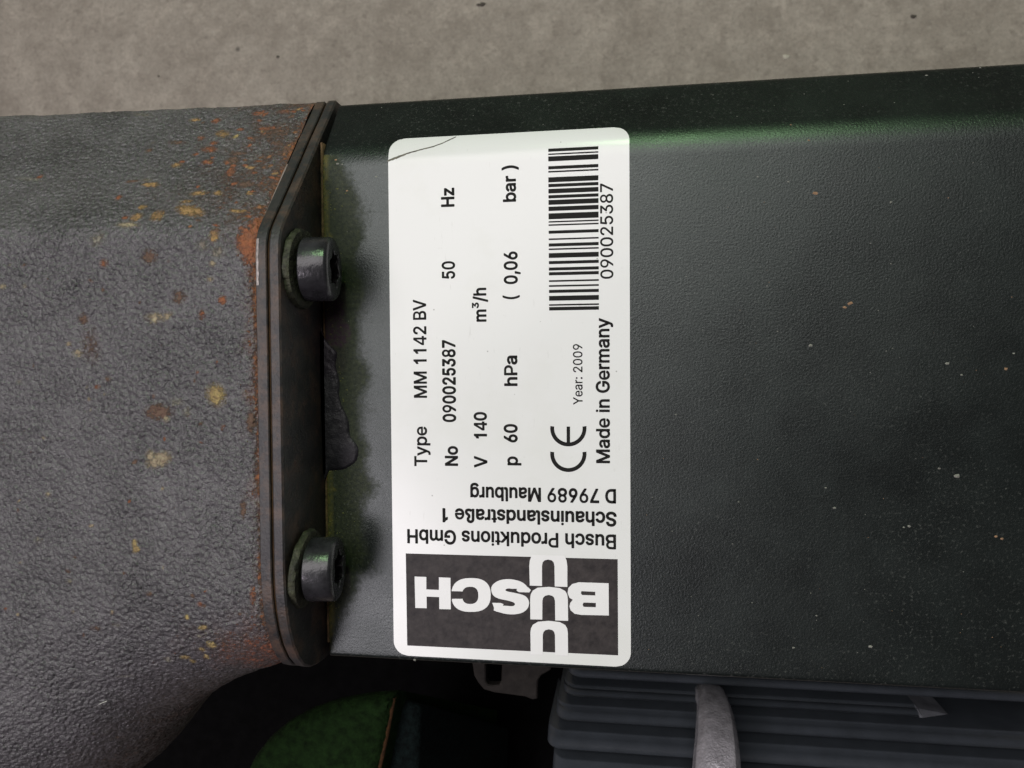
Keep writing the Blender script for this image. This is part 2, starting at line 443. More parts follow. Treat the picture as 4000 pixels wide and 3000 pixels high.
for _ in range(46):                                        # scattered chips over the flat top
    CH.append((rc_.uniform(0, 960), rc_.uniform(930, 2650), rc_.uniform(4, 12), rc_.uniform(3, 9), rc_.uniform(-.6, .6), rc_.choice((PAL, CRM, BRN, BRN, ORG)), rc_.uniform(.6, .95)))
for (u, v, a, b, t, c, st) in CH:
    z = CT
    for _ in range(8): X_, Y_ = PX(u, v, z); z = float(cast_z(Y_, X_))
    sc = (CAM_H - z) / FPX
    chips.append((X_, Y_, a * sc * 1.2, b * sc * 1.3, t, c, st * 1.12))
cell = {}
for k, c in enumerate(chips):
    r = max(c[2], c[3]) * 1.5 + .5
    for gx in range(int((c[0] - r) // 4), int((c[0] + r) // 4) + 1):
        for gyy in range(int((c[1] - r) // 4), int((c[1] + r) // 4) + 1): cell.setdefault((gx, gyy), []).append(c)
def cast_dep_shade(x, y, z):
    best = 0; col = (.1, .05, .02)
    # rust creeping out of the flange joint
    d = -74.9 - x
    nz = noise.noise((x * .25, y * .18, z * .2)) ; n2 = noise.noise((x * .9, y * .7, z * .7 + 3))
    r = math.exp(-max(d, 0) / (1.6 + 1.4 * nz)) * (.66 + .5 * nz)
    if d < 1.0: r += .12
    low = math.exp(-max(0, y + 58) / 5) if y < -40 else 0
    if y < -58: low = 1
    low *= math.exp(-max(d, 0) / (11 + 4 * nz)) * (.72 + .35 * nz)
    up = math.exp(-max(d, 0) / 17) * (.50 + .60 * nz) * min(1.0, max(0.0, (y - 20) / 14))
    if r > best: best, col = r, ((.26, .085, .024) if n2 > -.05 else (.13, .055, .028))
    if low > best: best, col = low, ((.27, .085, .035) if n2 > 0 else (.16, .065, .035))
    if up > best: best, col = up, ((.115, .062, .040) if n2 > -.1 else (.17, .075, .035))
    # dull greenish dirt, with the shade of the rolled-over side painted in
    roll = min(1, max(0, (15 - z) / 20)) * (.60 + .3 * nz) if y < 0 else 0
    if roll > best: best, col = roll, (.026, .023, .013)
    for (cx, cy, a, b, t, c, st) in cell.get((int(x // 4), int(y // 4)), ()):
        dx, dy = x - cx, y - cy
        ct, sn = math.cos(-t), math.sin(-t)
        q = math.hypot((dx * ct - dy * sn) / a, (dx * sn + dy * ct) / b)
        w = st * max(0, 1.15 - q * .75)
        if q < 1.5 and w > best: best, col = w, c
    return (*col, best)
set_deposit_shade(casting, cast_dep_shade)

# ------------------------------------------------------------------ the bolted flange: two plates with a dirty joint between them
top_line = [(62.8, -11.2), (58, -7.2), (51.4, -1.4), (43.2, 5.4), (33.3, 13.9), (29.5, 17.2), (27.4, 18.8), (25.0, 19.7), (22, 20)]
low_line = [(-42, 20), (-47, 19.7), (-51, 19.0), (-55, 17.8), (-59, 16.0), (-62.4, 13.6), (-65, 10.8), (-66.6, 7.6), (-67.4, 4), (-67.8, 0), (-68, -8), (-68, -60)]
fl_out = [(63.4, -60), (63.4, -12)] + top_line + [(y, 20) for y in (10, -5, -20, -32)] + low_line
plateB = prism('flange_plate', fl_out, -72.0, -69.6, 'x', .35, M_FLANGE, pump)
jn = offset_poly(np.array(fl_out)[::-1] if area2(fl_out) < 0 else np.array(fl_out), .9)
joint = prism('joint_gasket', [tuple(p) for p in jn], -72.6, -71.9, 'x', .05, M_GAP, pump)
plateA = prism('flange_plate', [tuple(p) for p in offset_poly(np.array(fl_out)[::-1] if area2(fl_out) < 0 else np.array(fl_out), .12)], -74.9, -72.5, 'x', .2, M_FLANGE, pump)
plateB['label'] = 'right flange plate carrying the two socket screws'
plateA['label'] = 'left flange plate cast onto the rusty housing'
# bare worn metal on the upper edge of the left plate
V = []; ys = np.linspace(25.5, 16, 40)
for y in ys:
    w = .18 + .16 * noise.noise((y * .9, 0, 7))
    z = float(np.interp(-y, [-27.4, -25, -22], [18.8, 19.7, 20])) - .02
    V += [(-74.75, y, z - .10), (-74.55, y, z + .01), (-74.35 + w, y, z + .012)]
scuff = new_obj('worn_edge', V, grid_faces(len(ys), 3), mat_simple('bare_steel', (.30, .27, .26), .45, .3, var=.6, vs=600), plateA)

# ------------------------------------------------------------------ socket screws
def lathe_x(rings, seg):
    V = []; F = []
    for (x, rf) in rings:
        for k in range(seg):
            a = 2 * math.pi * k / seg; r = rf(a) if callable(rf) else rf
            V.append((x, r * math.cos(a), r * math.sin(a)))
    for i in range(len(rings) - 1):
        for k in range(seg):
            j = (k + 1) % seg
            F.append((i * seg + k, i * seg + j, (i + 1) * seg + j, (i + 1) * seg + k))
    return V, F
def lobes(a): return 3.55 + .52 * math.cos(6 * a)
def make_screw():
    HL = 6.3
    rings = [(-1.5, 3.9), (.05, 3.9), (.05, 6.5), (.3, 6.75), (HL - .9, 6.75), (HL - .45, 6.62), (HL - .12, 6.2), (HL, 5.7), (HL, 5.0), (HL, lambda a: lobes(a) + .25), (HL - .2, lobes), (HL - 3.2, lambda a: lobes(a) * .97), (HL - 3.4, 2.0), (HL - 3.4, .01)]
    V, F = lathe_x(rings, 96)
    me = bpy.data.meshes.new('screw'); me.from_pydata([tuple(c * .001 for c in v) for v in V], [], F); me.update()
    me.materials.append(M_SCREW); me.materials.append(M_SOCKET)
    for i, p in enumerate(me.polygons):
        p.use_smooth = True
        if i // 96 >= 10: p.material_index = 1
    me.set_sharp_from_angle(angle=math.radians(38))
    def wr(r): return lambda a: r - .3 + .45 * noise.noise((3 * math.cos(a), 3 * math.sin(a), r)) + .25 * noise.noise((9 * math.cos(a), 9 * math.sin(a), r))
    V, F = lathe_x([(-1.7, 4.2), (-1.7, wr(8.2)), (-1.4, wr(8.6)), (-.45, wr(8.55)), (-.1, 8.1), (.04, 7.2), (.04, 4.2), (-1.7, 4.2)], 144)
    mw = bpy.data.meshes.new('washer'); mw.from_pydata([tuple(c * .001 for c in v) for v in V], [], F); mw.update()
    mw.materials.append(M_WASHER)
    for p in mw.polygons: p.use_smooth = True
    mw.set_sharp_from_angle(angle=math.radians(38))
    return me, mw
ms, mw = make_screw()
for k, (y, z, spin, lab) in enumerate(((20.1, 10.9, .3, 'upper black lobed-socket cap screw near the chamfer'), (-43.9, 10.9, .95, 'lower black lobed-socket cap screw near the cover corner'))):
    s = bpy.data.objects.new('screw', ms); COL.objects.link(s); s.parent = pump
    s.location = W(-68.1, y, z); s.rotation_euler = (spin, math.radians(7), 0)
    s['label'] = lab
    w = bpy.data.objects.new('washer', mw); COL.objects.link(w); w.parent = s
    w.rotation_euler = (.4 * k, math.radians(-7), 0)

# ------------------------------------------------------------------ nameplate
LX0, LX1, LY0, LY1 = -53.1, -.1, -65.9, 50.5
LT = .16
def lab_z(y, h): return cover_z(y) + h
def label_mesh():
    rc = 3.3; ys = sorted(set(list(np.linspace(LY0, LY0 + rc, 12)) + list(np.linspace(LY0 + rc, BEND_Y, 60)) + list(np.linspace(BEND_Y, LY1, 16)) + list(np.linspace(LY1 - rc, LY1, 12))))
    V = []; nx = 40
    for y in ys:
        dx = 0
        for yc, s_ in ((LY0 + rc, -1), (LY1 - rc, 1)):
            t = (y - yc) * s_
            if t > 0: dx = rc - math.sqrt(max(0, rc * rc - t * t))
        wav = .0
        for i in range(nx):
            x = LX0 + dx + (LX1 - LX0 - 2 * dx) * i / (nx - 1)
            V.append((x, y, lab_z(y, LT)))
    F = grid_faces(len(ys), nx, flip=True)
    n_ = len(V); m_ = len(ys)
    border = [i for i in range(nx)] + [k * nx + nx - 1 for k in range(1, m_)] + [(m_ - 1) * nx + i for i in range(nx - 2, -1, -1)] + [k * nx for k in range(m_ - 2, 0, -1)]
    for b in border: V.append((V[b][0], V[b][1], V[b][2] - LT))
    L_ = len(border)
    for i in range(L_):
        j = (i + 1) % L_
        F.append((border[j], border[i], n_ + i, n_ + j))
    return V, F
V, F = label_mesh()
plate = sharp(new_obj('nameplate', V, F, M_LABEL, pump), 50)
plate['label'] = 'white nameplate sticker with black print and barcode'

